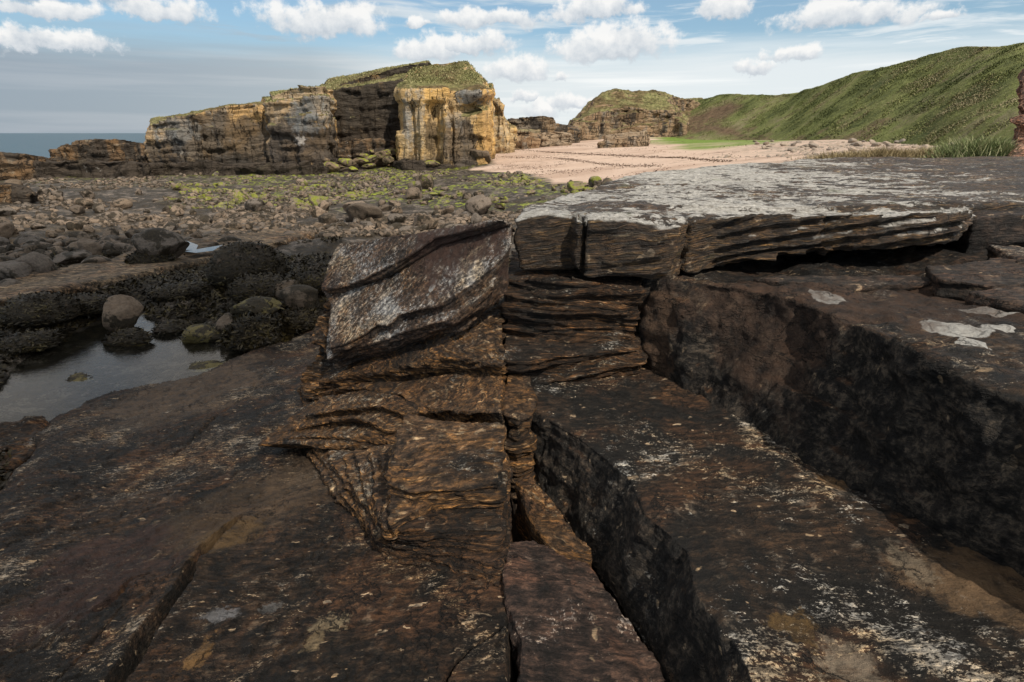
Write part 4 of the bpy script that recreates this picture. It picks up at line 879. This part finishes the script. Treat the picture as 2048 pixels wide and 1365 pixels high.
z = z + (1.1 * bulge + .28 * fbm(x * .3, y * .3, z * .4, 4, 403)) * np.clip(np.minimum(V01 * 3 + .2, 1), 0, 1) * .8
z = z + .08 * fbm(x * 1.1, y * 1.1, z * 1.1, 3, 404)
PXh, PYh = proj(x, y, z)
soil = sstep(14, -4, poly_sd(PXh, PYh, [(1345, 252), (1375, 238), (1420, 222), (1462, 208), (1480, 214), (1450, 232), (1410, 250), (1470, 262), (1500, 278), (1430, 262), (1350, 262)]) + 9 * fbm(x * .3, y * .3, z * .5, 4, 410))
soil = np.maximum(soil, .8 * sstep(.12, .3, fbm(x * .12, y * .12, z * .25, 4, 411) - .1 * 0 - V01 * .55) )
def hillmat():
    m, n = newmat('hill turf'); P = n.new('ShaderNodeNewGeometry').outputs['Position']; so = n.attr('soil')
    n1 = n.noise(P, .14, 6, .6, .4); n2 = n.noise(n.vm('MULTIPLY', P, (1, 1, .5)), .9, 8, .7); n3 = n.noise(P, 6, 6, .7)
    f = n.m('ADD', n.m('MULTIPLY', n1, .55), n.m('ADD', n.m('MULTIPLY', n2, .35), n.m('MULTIPLY', n3, .1)))
    c = n.ramp(f, [(.38, (.065, .085, .03)), (.46, (.115, .13, .048)), (.53, (.17, .195, .065)), (.60, (.20, .185, .10)), (.68, (.27, .24, .15))])
    c = n.mix(so, c, n.ramp(n2, [(.3, (.05, .035, .022)), (.7, (.20, .14, .09))]))
    finish(n, c, .9, n.bump(n.m('ADD', n2, n.m('MULTIPLY', n3, .4)), 1, .2), .15); return m
HV = np.stack([x, y, z], 1)
hill = mesh_np('hill', HV, grid_faces(NV, NU), hillmat(), loc=(60, 60, 3), attrs=dict(soil=soil)); tag(hill, kind='structure')
# blades over the hill, denser towards the crest line seen against the sky
r = np.random.default_rng(5)
HF = grid_faces(NV, NU)
def scatter_hill(nn, vlo, vhi, ulo=.08, uhi=.90):
    v = r.uniform(vlo, vhi, nn) * (NV - 31) ; u = r.uniform(ulo, uhi, nn) * (NU - 1)
    i = v.astype(int); j = u.astype(int); G = HV.reshape(NV, NU, 3)
    fi, fj = (v - i)[:, None], (u - j)[:, None]
    i = np.clip(i, 0, NV - 2); j = np.clip(j, 0, NU - 2)
    return (G[i, j] * (1 - fi) * (1 - fj) + G[i + 1, j] * fi * (1 - fj) + G[i, j + 1] * (1 - fi) * fj + G[i + 1, j + 1] * fi * fj), soil.reshape(NV, NU)[i, j]
Ps, so_ = scatter_hill(260000, .04, 1.04)
Ps2, so2 = scatter_hill(16000, .96, 1.06)
keep = r.random(len(Ps)) > so_ * .85; Ps = np.concatenate([Ps[keep], Ps2])
clump = sstep(-.2, .3, fbm(Ps[:, 0] * .5, Ps[:, 1] * .5, Ps[:, 2] * .5, 3, 420))
dist = np.hypot(Ps[:, 0], Ps[:, 1])
L = (.10 + .09 * clump) * r.uniform(.5, 1.5, len(Ps)) * np.clip(dist / 60, .6, 1.2); Nn = np.tile([0, -.15, 1.], (len(Ps), 1)); Nn /= np.linalg.norm(Nn, axis=1, keepdims=True)
BV, BF = blades(Ps - [0, 0, .05], Nn, L, .045 + L * .16, .55, 6, droop=.35)
tag(mesh_np('grass', BV, BF, hillgrass_mat), 'long green grass covering the hill on the right', 'grass', kind='stuff')

# ------------------------------------------------------------------ BOULDERS
def boulder_mesh(name, seed, sub, mat, flat=.6, ang=6, rough=.05):
    bm = bmesh.new(); bmesh.ops.create_icosphere(bm, subdivisions=sub, radius=1)
    V = np.array([v.co[:] for v in bm.verts]); F = np.array([[v.index for v in f.verts] for f in bm.faces]); bm.free()
    r = np.random.default_rng(seed)
    V = V * (1, r.uniform(.6, .9), r.uniform(flat * .8, flat * 1.25))
    for k in range(ang):
        nrm = r.normal(0, 1, 3) * (1, 1, .8); nrm /= np.linalg.norm(nrm); o = r.uniform(.42, .75) * np.linalg.norm(nrm * (1, .75, flat))
        e = np.maximum(0, V @ nrm - o); V = V - nrm * (e * .85)[:, None]
    N = V / np.linalg.norm(V, axis=1, keepdims=True)
    V = V + N * (rough * 2.2 * fbm(V[:, 0] * 1.3 + seed, V[:, 1] * 1.3, V[:, 2] * 1.3, 3, seed) + rough * .7 * fbm(V[:, 0] * 5 + seed, V[:, 1] * 5, V[:, 2] * 5, 3, seed + 1))[:, None]
    V = V / np.abs(V[:, 0]).max() * .5
    V[:, 2] -= V[:, 2].min() * 1.0
    me = bpy.data.meshes.new(name); me.from_pydata(V.tolist(), [], F.tolist()); me.polygons.foreach_set('use_smooth', [True] * len(F)); me.materials.append(mat)
    return me, V, F
def stonemat(name, cols, weed=.0, sc=1., bump=.03, moss=0.):
    m, n = newmat(name); tc = n.new('ShaderNodeNewGeometry'); P = tc.outputs['Position']; Nz = n.sep(tc.outputs['Normal'])[2]
    rn = n.new('ShaderNodeObjectInfo').outputs['Random']; isl = tc.outputs['Random Per Island']
    rnd = n.m('FRACT', n.m('ADD', n.m('MULTIPLY', rn, 7.3), n.m('MULTIPLY', isl, 3.1)))
    n1 = n.noise(P, 3 * sc, 7, .66); n2 = n.noise(P, 22 * sc, 7, .7); st = n.noise(n.vm('MULTIPLY', P, (1, 1, 7)), 3.5 * sc, 5, .6)
    c = n.ramp(rnd, cols)
    c = n.mix(1., c, n.ramp(n2, [(.3, (.5, .48, .46)), (.5, (.9, .88, .86)), (.7, (1.25, 1.2, 1.12))]), 'MULTIPLY')
    c = n.mix(n.m('MULTIPLY', n.ss(st, .5, .62), .4), c, n.mix(1., c, (.55, .48, .42), 'MULTIPLY'))
    if weed: c = n.mix(n.m('MULTIPLY', n.ss(n1, .56 - weed * .15, .62 - weed * .15), .95), c, n.ramp(n2, [(.35, (.010, .009, .006)), (.65, (.045, .034, .02))]))
    if moss: c = n.mix(n.m('MULTIPLY', n.m('MULTIPLY', n.ss(n.m('ADD', n1, n.m('MULTIPLY', Nz, .12)), .50, .60), n.ss(n.noise(P, .35 if moss < 1 else 1.1, 5, .65), .49, .57, .0, 1.)), moss), c, n.ramp(n2, [(.3, (.06, .075, .008)), (.6, (.34, .38, .035))]))
    finish(n, c, .72, n.bump(n.m('ADD', n.m('MULTIPLY', n1, .6), n2), .9, bump), .35); return m
SC = [(0., (.10, .080, .062)), (.25, (.19, .150, .115)), (.5, (.14, .125, .112)), (.75, (.27, .21, .16)), (1., (.14, .108, .078))]
st_mat = stonemat('shore boulder stone', SC, weed=.55); st_far = stonemat('algae dusted stone', SC, weed=.5, moss=.6); st_bare = stonemat('bare boulder stone', SC, weed=.08)
st_weed = stonemat('weedy boulder stone', [(0., (.06, .045, .035)), (1., (.12, .085, .06))], weed=1.4)
st_pale = stonemat('pale beach stone', [(0., (.30, .26, .22)), (.5, (.40, .34, .28)), (1., (.24, .22, .20))], weed=.0)
st_alg = stonemat('algae green stone', [(0., (.16, .13, .09)), (1., (.2, .15, .1))], moss=1., weed=.3)
st_ol = stonemat('olive stained stone', [(0., (.15, .13, .05)), (1., (.18, .15, .06))], weed=.6)
VAR = {}
for k, (mt, cnt) in dict(st=(st_mat, 8), far=(st_far, 6), bare=(st_bare, 4), weed=(st_weed, 4), pale=(st_pale, 4), alg=(st_alg, 3), ol=(st_ol, 2)).items():
    VAR[k] = [boulder_mesh('boulder_' + k, 500 + 17 * i + len(k), 4, mt, flat=.62, ang=7 if k != 'weed' else 3, rough=.06) for i in range(cnt)]
frond_mat = bladesmat('seaweed fronds', [(.36, (.009, .008, .005)), (.5, (.026, .020, .011)), (.62, (.060, .046, .020)), (.78, (.13, .105, .035))], .5, scale=3.)
def weed_part(root, me, seed, nn, size, zlo=.25):
    me_, V, F = me; r = np.random.default_rng(seed)
    N = V * (1, 1.4, 2); N /= np.linalg.norm(N, axis=1, keepdims=True)
    fc = V[F].mean(1); fn = N[F].mean(1); ok = np.where((fn[:, 2] > -.25) & (fc[:, 2] > zlo * V[:, 2].max()))[0]
    k = r.choice(ok, nn); Pp = fc[k] + r.normal(0, .015, (nn, 3))
    sx = np.array(root.scale)
    dn = fn[k] * .55 + np.array([0, 0, -.35]) ; dn /= np.linalg.norm(dn, axis=1, keepdims=True)
    L = size / sx[0] * r.uniform(.6, 1.6, nn)
    BV, BF = blades(Pp, dn, L, L * .32, .7, seed, droop=.25)
    o = mesh_np('seaweed', BV, BF, frond_mat); o.parent = root; o['kind'] = 'stuff'; return o
def boulder(px, pyb, wpx, kind, var, label, rz=0, hs=1., weed=0, sink=.12, group=None, seed=0, dz=0, cat='boulder', at=None):
    g = Pg(px, pyb, dz) if at is None else np.array(at); D = np.linalg.norm(g - [0, 0, CAMZ]); w = wpx / FPX * D * math.cos(math.atan((px - 1024) / FPX)) ** .3
    me = VAR[kind][var % len(VAR[kind])]
    o = bpy.data.objects.new('boulder', me[0]); C.objects.link(o)
    o.scale = (w, w, w * hs); o.location = (g[0], g[1] + w * .3, g[2] - w * hs * sink); o.rotation_euler = (0, 0, rz)
    tag(o, label, cat, group)
    if weed: weed_part(o, me, 900 + seed + int(px), weed, .07 if w > .5 else .05)
    return o
B = boulder
B(302, 540, 100, 'st', 1, 'big brown boulder with a dark weed mantle at the rim of the small puddles', .2, 1.15, 0, sink=.05)
weedo = B(290, 543, 78, 'weed', 0, 'dark weed covered lump pressed against the big brown boulder', .1, 1.0, 900)
B(54, 566, 74, 'bare', 0, 'smooth pointed brown boulder on the tan ledge at far left', 1.0, 1.25, 0, .05)
B(14, 575, 60, 'bare', 1, 'low rounded brown boulder left of the smooth pointed one', .3, .9)
B(238, 662, 64, 'bare', 2, 'rounded bare brown boulder standing in the top of the tide pool', .5, 1.25, 0, .15, at=PZ(238, 662, 1.0))
B(246, 690, 74, 'weed', 1, 'small dark weedy mound in the pool before the bare brown boulder', .0, .75, 700, .2, at=PZ(246, 692, 1.0))
B(335, 668, 66, 'weed', 2, 'low weed covered hump at the pool inlet', .2, .4, 500, .2, at=PZ(335, 668, 1.0))
B(385, 694, 120, 'ol', 0, 'flat olive stained rock half awash in the pool', .15, .5, 160, .25, at=PZ(385, 690, 1.0))
B(503, 712, 118, 'weed', 3, 'big domed boulder draped in black seaweed at the right end of the pool', .3, 1.15, 2600, .1, at=PZ(503, 706, 1.02))
B(505, 652, 100, 'ol', 1, 'olive and orange boulder behind the big weed draped dome', .9, .9, 120)
B(455, 668, 66, 'st', 3, 'small reddish boulder beside the olive one at the pool edge', .9, .8)
B(590, 632, 92, 'st', 5, 'blue grey boulder with a tan edge in front of the leaning slabs', .1, 1.0, 0)
B(572, 600, 60, 'bare', 3, 'tan round boulder poking out of the weed', .6, 1.0, 200)
B(590, 668, 100, 'weed', 0, 'weedy boulder under the leaning slabs at the platform rim', 1.2, .8, 1500)
B(515, 606, 120, 'weed', 1, 'long weed covered hummock above the olive boulder', .1, .8, 1800)
B(478, 580, 140, 'weed', 2, 'broad weed covered hummock rising behind the pool', .2, .8, 1800)
B(350, 606, 120, 'weed', 3, 'rounded weedy hummock at the back of the pool', .1, .5, 1800)
B(625, 590, 90, 'weed', 1, 'dark weed covered rock tucked behind the leaning slabs', .6, .9, 1200)
B(60, 660, 110, 'weed', 2, 'weed covered rock on the left bank of the pool', .3, .6, 1500)
B(140, 640, 120, 'weed', 0, 'dark weedy mass at the upper left bank of the pool', .1, .6, 1500)
B(30, 710, 110, 'weed', 3, 'weedy rock low on the left bank of the pool', .8, .55, 1500)
B(40, 625, 60, 'st', 2, 'brown stone showing through weed on the left bank', .5, .8, 100)
B(140, 768, 64, 'ol', 0, 'small olive weed patch rock just breaking the pool surface', .0, .3, 120, .5, at=PZ(140, 764, 1.0))
B(400, 744, 84, 'ol', 1, 'thin olive rock just awash near the right side of the pool', .0, .22, 120, .5, at=PZ(398, 742, 1.0))
B(845, 462, 70, 'st', 4, 'leaning brown slab shaped boulder beyond the leaning slabs', -.5, 1.2, 0)
r = np.random.default_rng(77)
for i, (px, py, w, Y) in enumerate([(655, 343, 34, 61), (676, 338, 30, 63), (694, 332, 36, 65), (716, 328, 30, 66), (738, 324, 44, 67), (760, 318, 34, 68.5), (782, 312, 30, 70), (705, 342, 26, 63.5), (735, 336, 24, 65), (860, 334, 30, 63.6), (668, 330, 24, 66), (724, 316, 26, 69), (778, 326, 22, 67), (640, 348, 26, 60), (750, 308, 24, 71)]):
    B(px, py, w, 'alg', i, 'green algae coated boulder at the foot of the dark recess' if px < 800 else 'small algae topped boulder against the foot of the golden stack', r.uniform(0, 6), r.uniform(.4, .8), 0, at=PY(px, py, Y), group='algae coated boulders below the recess' if px < 800 else None)
B(975, 318, 46, 'bare', 1, 'dark boulder at the right foot of the golden stack on the sand', .4, .8, 0, at=PY(960, 326, 65.5))

# scattered boulders: largest first, each its own object
LBL = {}
r = np.random.default_rng(12)
placed = []; cand = []
while len(cand) < 2600:
    px, py = r.uniform(-40, 1240), 372 + 225 * r.random() ** .85
    lo = 592 - .235 * px + 8 * math.sin(px * .02)
    if px > 560: lo = 460
    if py > lo: continue
    cand.append((px, py))
cand = np.array(cand)
t = None
d = np.stack([(cand[:, 0] - 1024) / FPX, CP + (682.5 - cand[:, 1]) / FPX * SP, -SP + (682.5 - cand[:, 1]) / FPX * CP], 1)
zt = .5
for _ in range(6):
    tt = (zt - CAMZ) / d[:, 2]; zt = gz(d[:, 0] * tt, d[:, 1] * tt)
CX, CY = d[:, 0] * tt, d[:, 1] * tt; ok = sandmask(CX, CY) < .5
n_big = 0
for i in np.where(ok)[0]:
    if n_big >= 262: break
    D = math.hypot(CX[i], CY[i]); w = float(np.clip(r.lognormal(math.log(.40), .42), .26, .95)) * (1 + .012 * D)
    if any((CX[i] - a) ** 2 + (CY[i] - b) ** 2 < (.42 * (w + c)) ** 2 for a, b, c in placed): continue
    placed.append((CX[i], CY[i], w)); far = cand[i, 1] < 425
    k = ('far' if (far and cand[i, 0] > 330) else 'st') if r.random() > .22 else 'bare'
    vs_ = VAR[k]; me = vs_[r.integers(len(vs_))]
    o = bpy.data.objects.new('boulder', me[0]); C.objects.link(o)
    o.scale = (w, w * r.uniform(.8, 1.1), w * r.uniform(.65, 1.15)); o.rotation_euler = (r.normal(0, .15), r.normal(0, .15), r.uniform(0, 6.28))
    o.location = (CX[i], CY[i], zt[i] - .14 * w)
    zone = ('far' if far else 'mid' if cand[i, 1] < 490 else 'near')
    tag(o, {'far': 'stone on the algae streaked shore in front of the cliffs', 'mid': 'brown boulder in the crowded middle of the boulder field', 'near': 'brown boulder on the near side of the boulder field above the tan ledge'}[zone],
        'boulder', {'far': 'stones below the cliffs', 'mid': 'boulders of the middle shore', 'near': 'boulders of the near shore'}[zone])
    n_big += 1
# beach stones under the hill
for i in range(56):
    px, py = r.uniform(1510, 1950), r.uniform(284, 304)
    g = Pg(px, py); D = np.linalg.norm(g); w = r.uniform(7, 19) / FPX * D
    me = VAR['pale'][i % 4]; o = bpy.data.objects.new('boulder', me[0]); C.objects.link(o); o.scale = (w, w * .8, w * .6); o.location = (g[0], g[1], g[2] - .1 * w); o.rotation_euler = (r.normal(0, .15), r.normal(0, .2), r.uniform(0, 6))
    tag(o, 'pale angular stone at the foot of the grassy hill', 'stone', 'stones along the foot of the hill')

def lowpoly(n_var, seed):
    out = []
    for k in range(n_var):
        bm = bmesh.new(); bmesh.ops.create_icosphere(bm, subdivisions=2, radius=.5); r = np.random.default_rng(seed + k)
        V = np.array([v.co[:] for v in bm.verts]); F = np.array([[v.index for v in f.verts] for f in bm.faces]); bm.free()
        for q in range(6):
            nn = r.normal(0, 1, 3); nn /= np.linalg.norm(nn); e = np.maximum(0, V @ nn - r.uniform(.2, .4)); V = V - nn * (e * .9)[:, None]
        out.append((V * (1, .8, .6) * 1.15, F))
    return out
LP = lowpoly(10, 700)
def pebbles(name, X, Y, Z, W, mat, label, seed):
    r = np.random.default_rng(seed); VV = []; FF = []; off = 0; n = len(X); vi = r.integers(0, 10, n)
    for k in range(10):
        m = np.where(vi == k)[0]; V, F = LP[k]
        a = r.uniform(0, 6.28, len(m)); s = W[m]; c_, s_ = np.cos(a), np.sin(a)
        vx = V[None, :, 0] * c_[:, None] - V[None, :, 1] * s_[:, None]; vy = V[None, :, 0] * s_[:, None] + V[None, :, 1] * c_[:, None]
        vz = V[None, :, 2] * r.uniform(.7, 1.2, len(m))[:, None] + vx * r.normal(0, .2, len(m))[:, None]
        P = np.stack([vx * s[:, None] + X[m][:, None], vy * s[:, None] + Y[m][:, None], vz * s[:, None] + Z[m][:, None]], -1)
        VV.append(P.reshape(-1, 3)); FF.append((F[None] + (np.arange(len(m)) * len(V))[:, None, None]).reshape(-1, 3) + off); off += len(m) * len(V)
    return tag(mesh_np(name, np.concatenate(VV), np.concatenate(FF), mat), label, 'stones', kind='stuff')
def sample_fan(n, r0, r1, a0, a1, seed):
    r = np.random.default_rng(seed); R = np.exp(r.uniform(math.log(r0), math.log(r1), n)); A = np.radians(r.uniform(a0, a1, n))
    return R * np.sin(A), R * np.cos(A)
X, Y = sample_fan(26000, 9, 75, -44, 12, 31); Z = gz(X, Y); PX_, PY_ = proj(X, Y, Z)
den = fbm(X * .25, Y * .25, 0, 4, 720); lo = np.where(PX_ > 560, 465, 592 - .235 * PX_)
k = (sandmask(X, Y) < .6) & (PY_ < lo + 10) & (PY_ > 345) & (den > -.16 + .3 * r.random(len(X)))
X, Y, Z = X[k], Y[k], Z[k]; W = np.clip(r.lognormal(math.log(.17), .45, len(X)), .07, .5) * (1 + .015 * np.hypot(X, Y))
fa = (proj(X, Y, Z)[1] < 420) & (proj(X, Y, Z)[0] > 330)
pebbles('shore_stones', X[~fa], Y[~fa], Z[~fa] + .02, W[~fa], st_mat, 'small brown stones strewn between the boulders', 1)
pebbles('mossy_stones', X[fa], Y[fa], Z[fa] + .02, W[fa], st_far, 'small algae streaked stones below the cliffs', 2)
px = r.uniform(1380, 2040, 900); py = r.uniform(282, 308, 900)
d = np.stack([(px - 1024) / FPX, CP + (682.5 - py) / FPX * SP, -SP + (682.5 - py) / FPX * CP], 1)
X, Y = sample_fan(5000, 16, 60, 18, 44, 33); Z = gz(X, Y); PX_, PY_ = proj(X, Y, Z)
k = (PX_ > 1400) & (PY_ < 316) & (fbm(X * .3, Y * .3, 0, 3, 740) > -.1 + .3 * (1 - sstep(1400, 1700, PX_)))
X, Y, Z = X[k], Y[k], Z[k]; pebbles('beach_shingle', X, Y, Z, np.clip(r.lognormal(math.log(.16), .5, len(X)), .06, .6), st_pale, 'pale shingle spread below the grassy hill', 3)

# seaweed fronds over the lower shore
X, Y = sample_fan(230000, 5.5, 62, -47, 10, 41); Z = gz(X, Y); PX_, PY_ = proj(X, Y, Z)
rimE = RIM
k = (Z > POOLZ + .02) & (sandmask(X, Y) < .3) & (poly_sd(X, Y, rimE) > .15) & (X < 3 + .3 * Y)
lo = np.where(PX_ > 560, 465, 592 - .235 * PX_)
tanz = sstep(.05, .2, fbm(X * .18 + Y * .1, Y * .55, 0, 4, 71))
ledge_px = [(-40, 588), (150, 540), (330, 498), (560, 466), (640, 470), (560, 492), (400, 530), (250, 562), (100, 596), (-40, 622)]
inl = poly_sd(PX_, PY_, ledge_px) < 3
k &= ((PY_ > lo) | (fbm(X * .6, Y * .6, 0, 4, 750) > -.12)) & ~(inl & (r.random(len(X)) > .03))
X, Y, Z = X[k], Y[k], Z[k]; rr_ = np.hypot(X, Y)
L = r.uniform(.04, .09, len(X)) * (1 + rr_ * .055); Nn = np.stack([r.normal(0, .5, len(X)), r.normal(0, .5, len(X)), np.ones(len(X))], 1); Nn /= np.linalg.norm(Nn, axis=1, keepdims=True)
BV, BF = blades(np.stack([X, Y, Z + .0], 1), Nn, L, L * .34, .8, 42, droop=.55)
tag(mesh_np('seaweed', BV, BF, frond_mat), 'dark brown seaweed covering the lower shore', 'seaweed', kind='stuff')
wx, wy, wz = [], [], []
for line, nn, sg in (([(1000, 300), (1080, 304), (1149, 307), (1230, 312), (1304, 315), (1374, 317), (1460, 324)], 3200, .55), ([(1000, 314), (1114, 317), (1160, 322), (1224, 330), (1324, 333)], 1800, .5), ([(1010, 330), (1150, 345)], 260, 1.2), ([(1150, 292), (1500, 312)], 260, 2.0)):
    A = np.array([Pg(a, b) for a, b in line]);  t = r.random(nn) * (len(A) - 1); k = t.astype(int); f = (t - k)[:, None]
    Q = A[k] * (1 - f) + A[k + 1] * f; q = r.normal(0, sg, nn) * (.4 + 1.2 * (fbm(Q[:, 0] * .3, Q[:, 1] * .3, 0, 3, 760) + .5)); wx.append(Q[:, 0] + r.normal(0, .3, nn)); wy.append(Q[:, 1] + q * 1.6)
gx_, gy_ = sample_fan(9000, 38, 115, -2, 22, 45); kk = fbm(gx_ * .12, gy_ * .25, 0, 4, 761) > .25
wx.append(gx_[kk]); wy.append(gy_[kk]); wx = np.concatenate(wx); wy = np.concatenate(wy) + 1.6 * fbm(np.concatenate([wx]) * .22, 0, 0, 4, 762); kk = sandmask(wx, wy) > .4; wx, wy = wx[kk], wy[kk]; wz = gz(wx, wy); nn = len(wx); ln = r.uniform(.05, .18, nn)
Nn = np.stack([r.normal(0, 1, nn), r.normal(0, 1, nn), np.full(nn, .25)], 1); Nn /= np.linalg.norm(Nn, axis=1, keepdims=True)
BV, BF = blades(np.stack([wx, wy, wz], 1), Nn, ln, ln * .5, .6, 43, droop=.5)
tag(mesh_np('wrack_line', BV, BF, bladesmat('dry wrack', [(.35, (.04, .024, .015)), (.65, (.10, .06, .035))], .9)), 'brown strand lines of dried weed across the pink sand', 'seaweed', kind='stuff')
# tan bedding ledge crossing the weed, with puddles
LP_ = [Pg(a, b) for a, b in ledge_px]
tl = [(p[0], p[1], float(p[2]) + .12) for p in LP_]
rock('tan_ledge', [(tl, down(tl, .8))], .045, rockmat('tan ledge rock', dark=(.06, .045, .03), mid=(.20, .15, .10), warm=(.26, .17, .08), pale=(.34, .28, .20), lich=(.3, .26, .2), warm_amt=.4, pale_amt=.5, lich_amt=.2, sz=6, big=.4, tone=.46, bed=(.25, .12, 0)),
     'long low tan bedding ledge running across the weedy shore left of centre', 'rock ledge', bed=(.25, .35, 1), freq=5, samp=.07, rough=.10, rf=1.2, seed=96, side_only=False) if False else \
rock('tan_ledge', [(tl, down(tl, .8))], .045, rockmat('tan ledge rock', dark=(.06, .045, .03), mid=(.20, .15, .10), warm=(.26, .17, .08), pale=(.34, .28, .20), lich=(.3, .26, .2), warm_amt=.4, pale_amt=.5, lich_amt=.2, sz=6, big=.4, tone=.46, bed=(.25, .12, 0)),
     'long low tan bedding ledge running across the weedy shore left of centre', 'rock ledge', bed=(.25, .35, 1), freq=5, samp=.07, rough=.10, rf=1.2, seed=96)
def puddle(pxs):
    ps = [Pg(a, b) for a, b in pxs]; zz_ = float(np.mean([p[2] for p in ps])) + .22
    tag(disc('puddle', zz_, [(p[0], p[1]) for p in ps], watermat('puddle water', (.02, .025, .03), (.1, .01), 6, .03)), kind='structure')
puddle([(352, 506), (375, 503), (400, 510), (395, 516), (365, 514)]); puddle([(372, 520), (400, 514), (450, 513), (430, 522), (395, 525)])

# ------------------------------------------------------------------ NEAR GRASS TUFTS
tg = bladesmat('coastal grass green', [(.35, (.09, .13, .045)), (.52, (.20, .25, .10)), (.72, (.42, .40, .24))], .8, scale=4, rnd=.5)
tb = bladesmat('coastal grass dry', [(.35, (.16, .12, .06)), (.55, (.30, .24, .13)), (.75, (.40, .34, .20))], .85, scale=4)
def tuft(px, py, Y, nn, h, rad, mat, label, seed, dz=0):
    p = PY(px, py, Y); r = np.random.default_rng(seed); e = bpy.data.objects.new('grass_tuft', None)
    q = r.normal(0, rad * .45, (nn, 2)) * (1.2, .6); P = np.stack([q[:, 0], q[:, 1], np.full(nn, -.05)], 1)
    N = np.stack([q[:, 0] / rad * .35 + r.normal(0, .22, nn), q[:, 1] / rad * .3 + r.normal(0, .22, nn), np.ones(nn)], 1); N /= np.linalg.norm(N, axis=1, keepdims=True)
    L = h * r.uniform(.4, 1.15, nn) * np.exp(-(np.hypot(q[:, 0], q[:, 1]) / rad) ** 2 * .6)
    BV, BF = blades(P, N, L, np.full(nn, .007) + h * .005, .45, seed, segs=4, droop=.3)
    o = mesh_np('grass_tuft', BV, BF, mat); o.location = p; tag(o, label, 'grass tuft'); return o
tuft(1950, 316, 13.6, 5200, .85, .9, tg, 'tall green grass tuft behind the table rock at the right', 1)
tuft(1915, 318, 13.8, 2600, .7, .6, tg, 'shorter green tuft on the left flank of the tall one', 2)
tuft(1990, 314, 13.4, 900, .75, .4, tg, 'green tuft between the tall one and the reddish rock', 3)
tuft(1840, 314, 14, 2200, .46, .9, tb, 'dry straw coloured tuft left of the green ones', 4)
tuft(1765, 315, 14, 2200, .50, .8, tb, 'dry straw tuft in the middle behind the white table rock', 5)
tuft(1690, 316, 14, 1800, .38, .8, tb, 'leftmost dry straw tuft behind the white table rock', 6)
rm = rockmat('reddish edge rock', dark=(.05, .03, .025), mid=(.20, .12, .09), warm=(.3, .17, .1), pale=(.36, .28, .22), warm_amt=.4, big=.6, sz=3, tone=.46)
rock('rock_outcrop', [([PY(2016, 308, 13), PY(2040, 288, 13.2), PY(2120, 284, 13.4), PY(2160, 300, 13.6), PY(2150, 316, 13.0), PY(2040, 318, 12.6)], 2.9)], .04, rm, 'low reddish rock at the right edge beside the grass tufts', 'rock outcrop', seed=97, rough=.08, rf=2)
rock('rock_outcrop', [([PY(2018, 236, 24), PY(2045, 228, 24), PY(2110, 215, 24.5), PY(2110, 220, 26), PY(2040, 232, 26)], down([PY(2018, 244, 24), PY(2045, 254, 24), PY(2110, 262, 24.5), PY(2110, 262, 26), PY(2040, 250, 26)], .0)),
                      ([PY(2040, 160, 24.6), PY(2060, 138, 24.8), PY(2150, 110, 25.5), PY(2150, 110, 28), PY(2060, 138, 28)], [PY(2036, 215, 24.4), PY(2060, 250, 24.4), PY(2150, 330, 24), PY(2150, 300, 28), PY(2060, 250, 28)]),
                      ([PY(2055, 200, 24.4), PY(2150, 190, 24.6), PY(2150, 190, 29), PY(2055, 200, 29)], 2.5)], .06, rm, 'tall reddish rock face cut off by the right edge of the photo', 'rock outcrop', seed=98, rough=.25, rf=1, freq=4, samp=.1)

# ------------------------------------------------------------------ ADDED CLOUD, unseen overhead, puffs placed to shade the near shore
def shade_cloud():
    r = np.random.default_rng(3); bm = bmesh.new()
    c0 = Vector((0, 0, 1)) + SUNDIR * 420
    for k in range(84):
        if k < 52: m = Vector((r.uniform(-58, -8), r.uniform(-14, 15), 0)); rad = r.uniform(6.5, 10)
        else: m = Vector((r.uniform(-10, 24), r.uniform(-20, -5.2), 0)); rad = r.uniform(5.5, 8)
        mt = bmesh.ops.create_icosphere(bm, subdivisions=3, radius=rad)
        for v in mt['verts']: v.co = Vector((v.co.x, v.co.y, v.co.z * .6)) + c0 + m
    me = bpy.data.meshes.new('added_shade_cloud'); bm.to_mesh(me); bm.free()
    m, n = newmat('added_shade_cloud'); P = n.new('ShaderNodeNewGeometry').outputs['Position']; f = n.noise(P, .1, 5, .6)
    finish(n, n.ramp(f, [(.3, (.75, .76, .78)), (.7, (.85, .85, .85))]), 1., None, 0.); me.materials.append(m)
    V = np.empty(len(me.vertices) * 3); me.vertices.foreach_get('co', V); V = V.reshape(-1, 3)
    V += 1.6 * np.stack([fbm(V[:, 0] * .12, V[:, 1] * .12, V[:, 2] * .12, 4, s) for s in (1, 2, 3)], 1)
    me.vertices.foreach_set('co', V.ravel()); me.polygons.foreach_set('use_smooth', [True] * len(me.polygons))
    o = bpy.data.objects.new('added_shade_cloud', me); C.objects.link(o); tag(o, kind='structure')
shade_cloud()
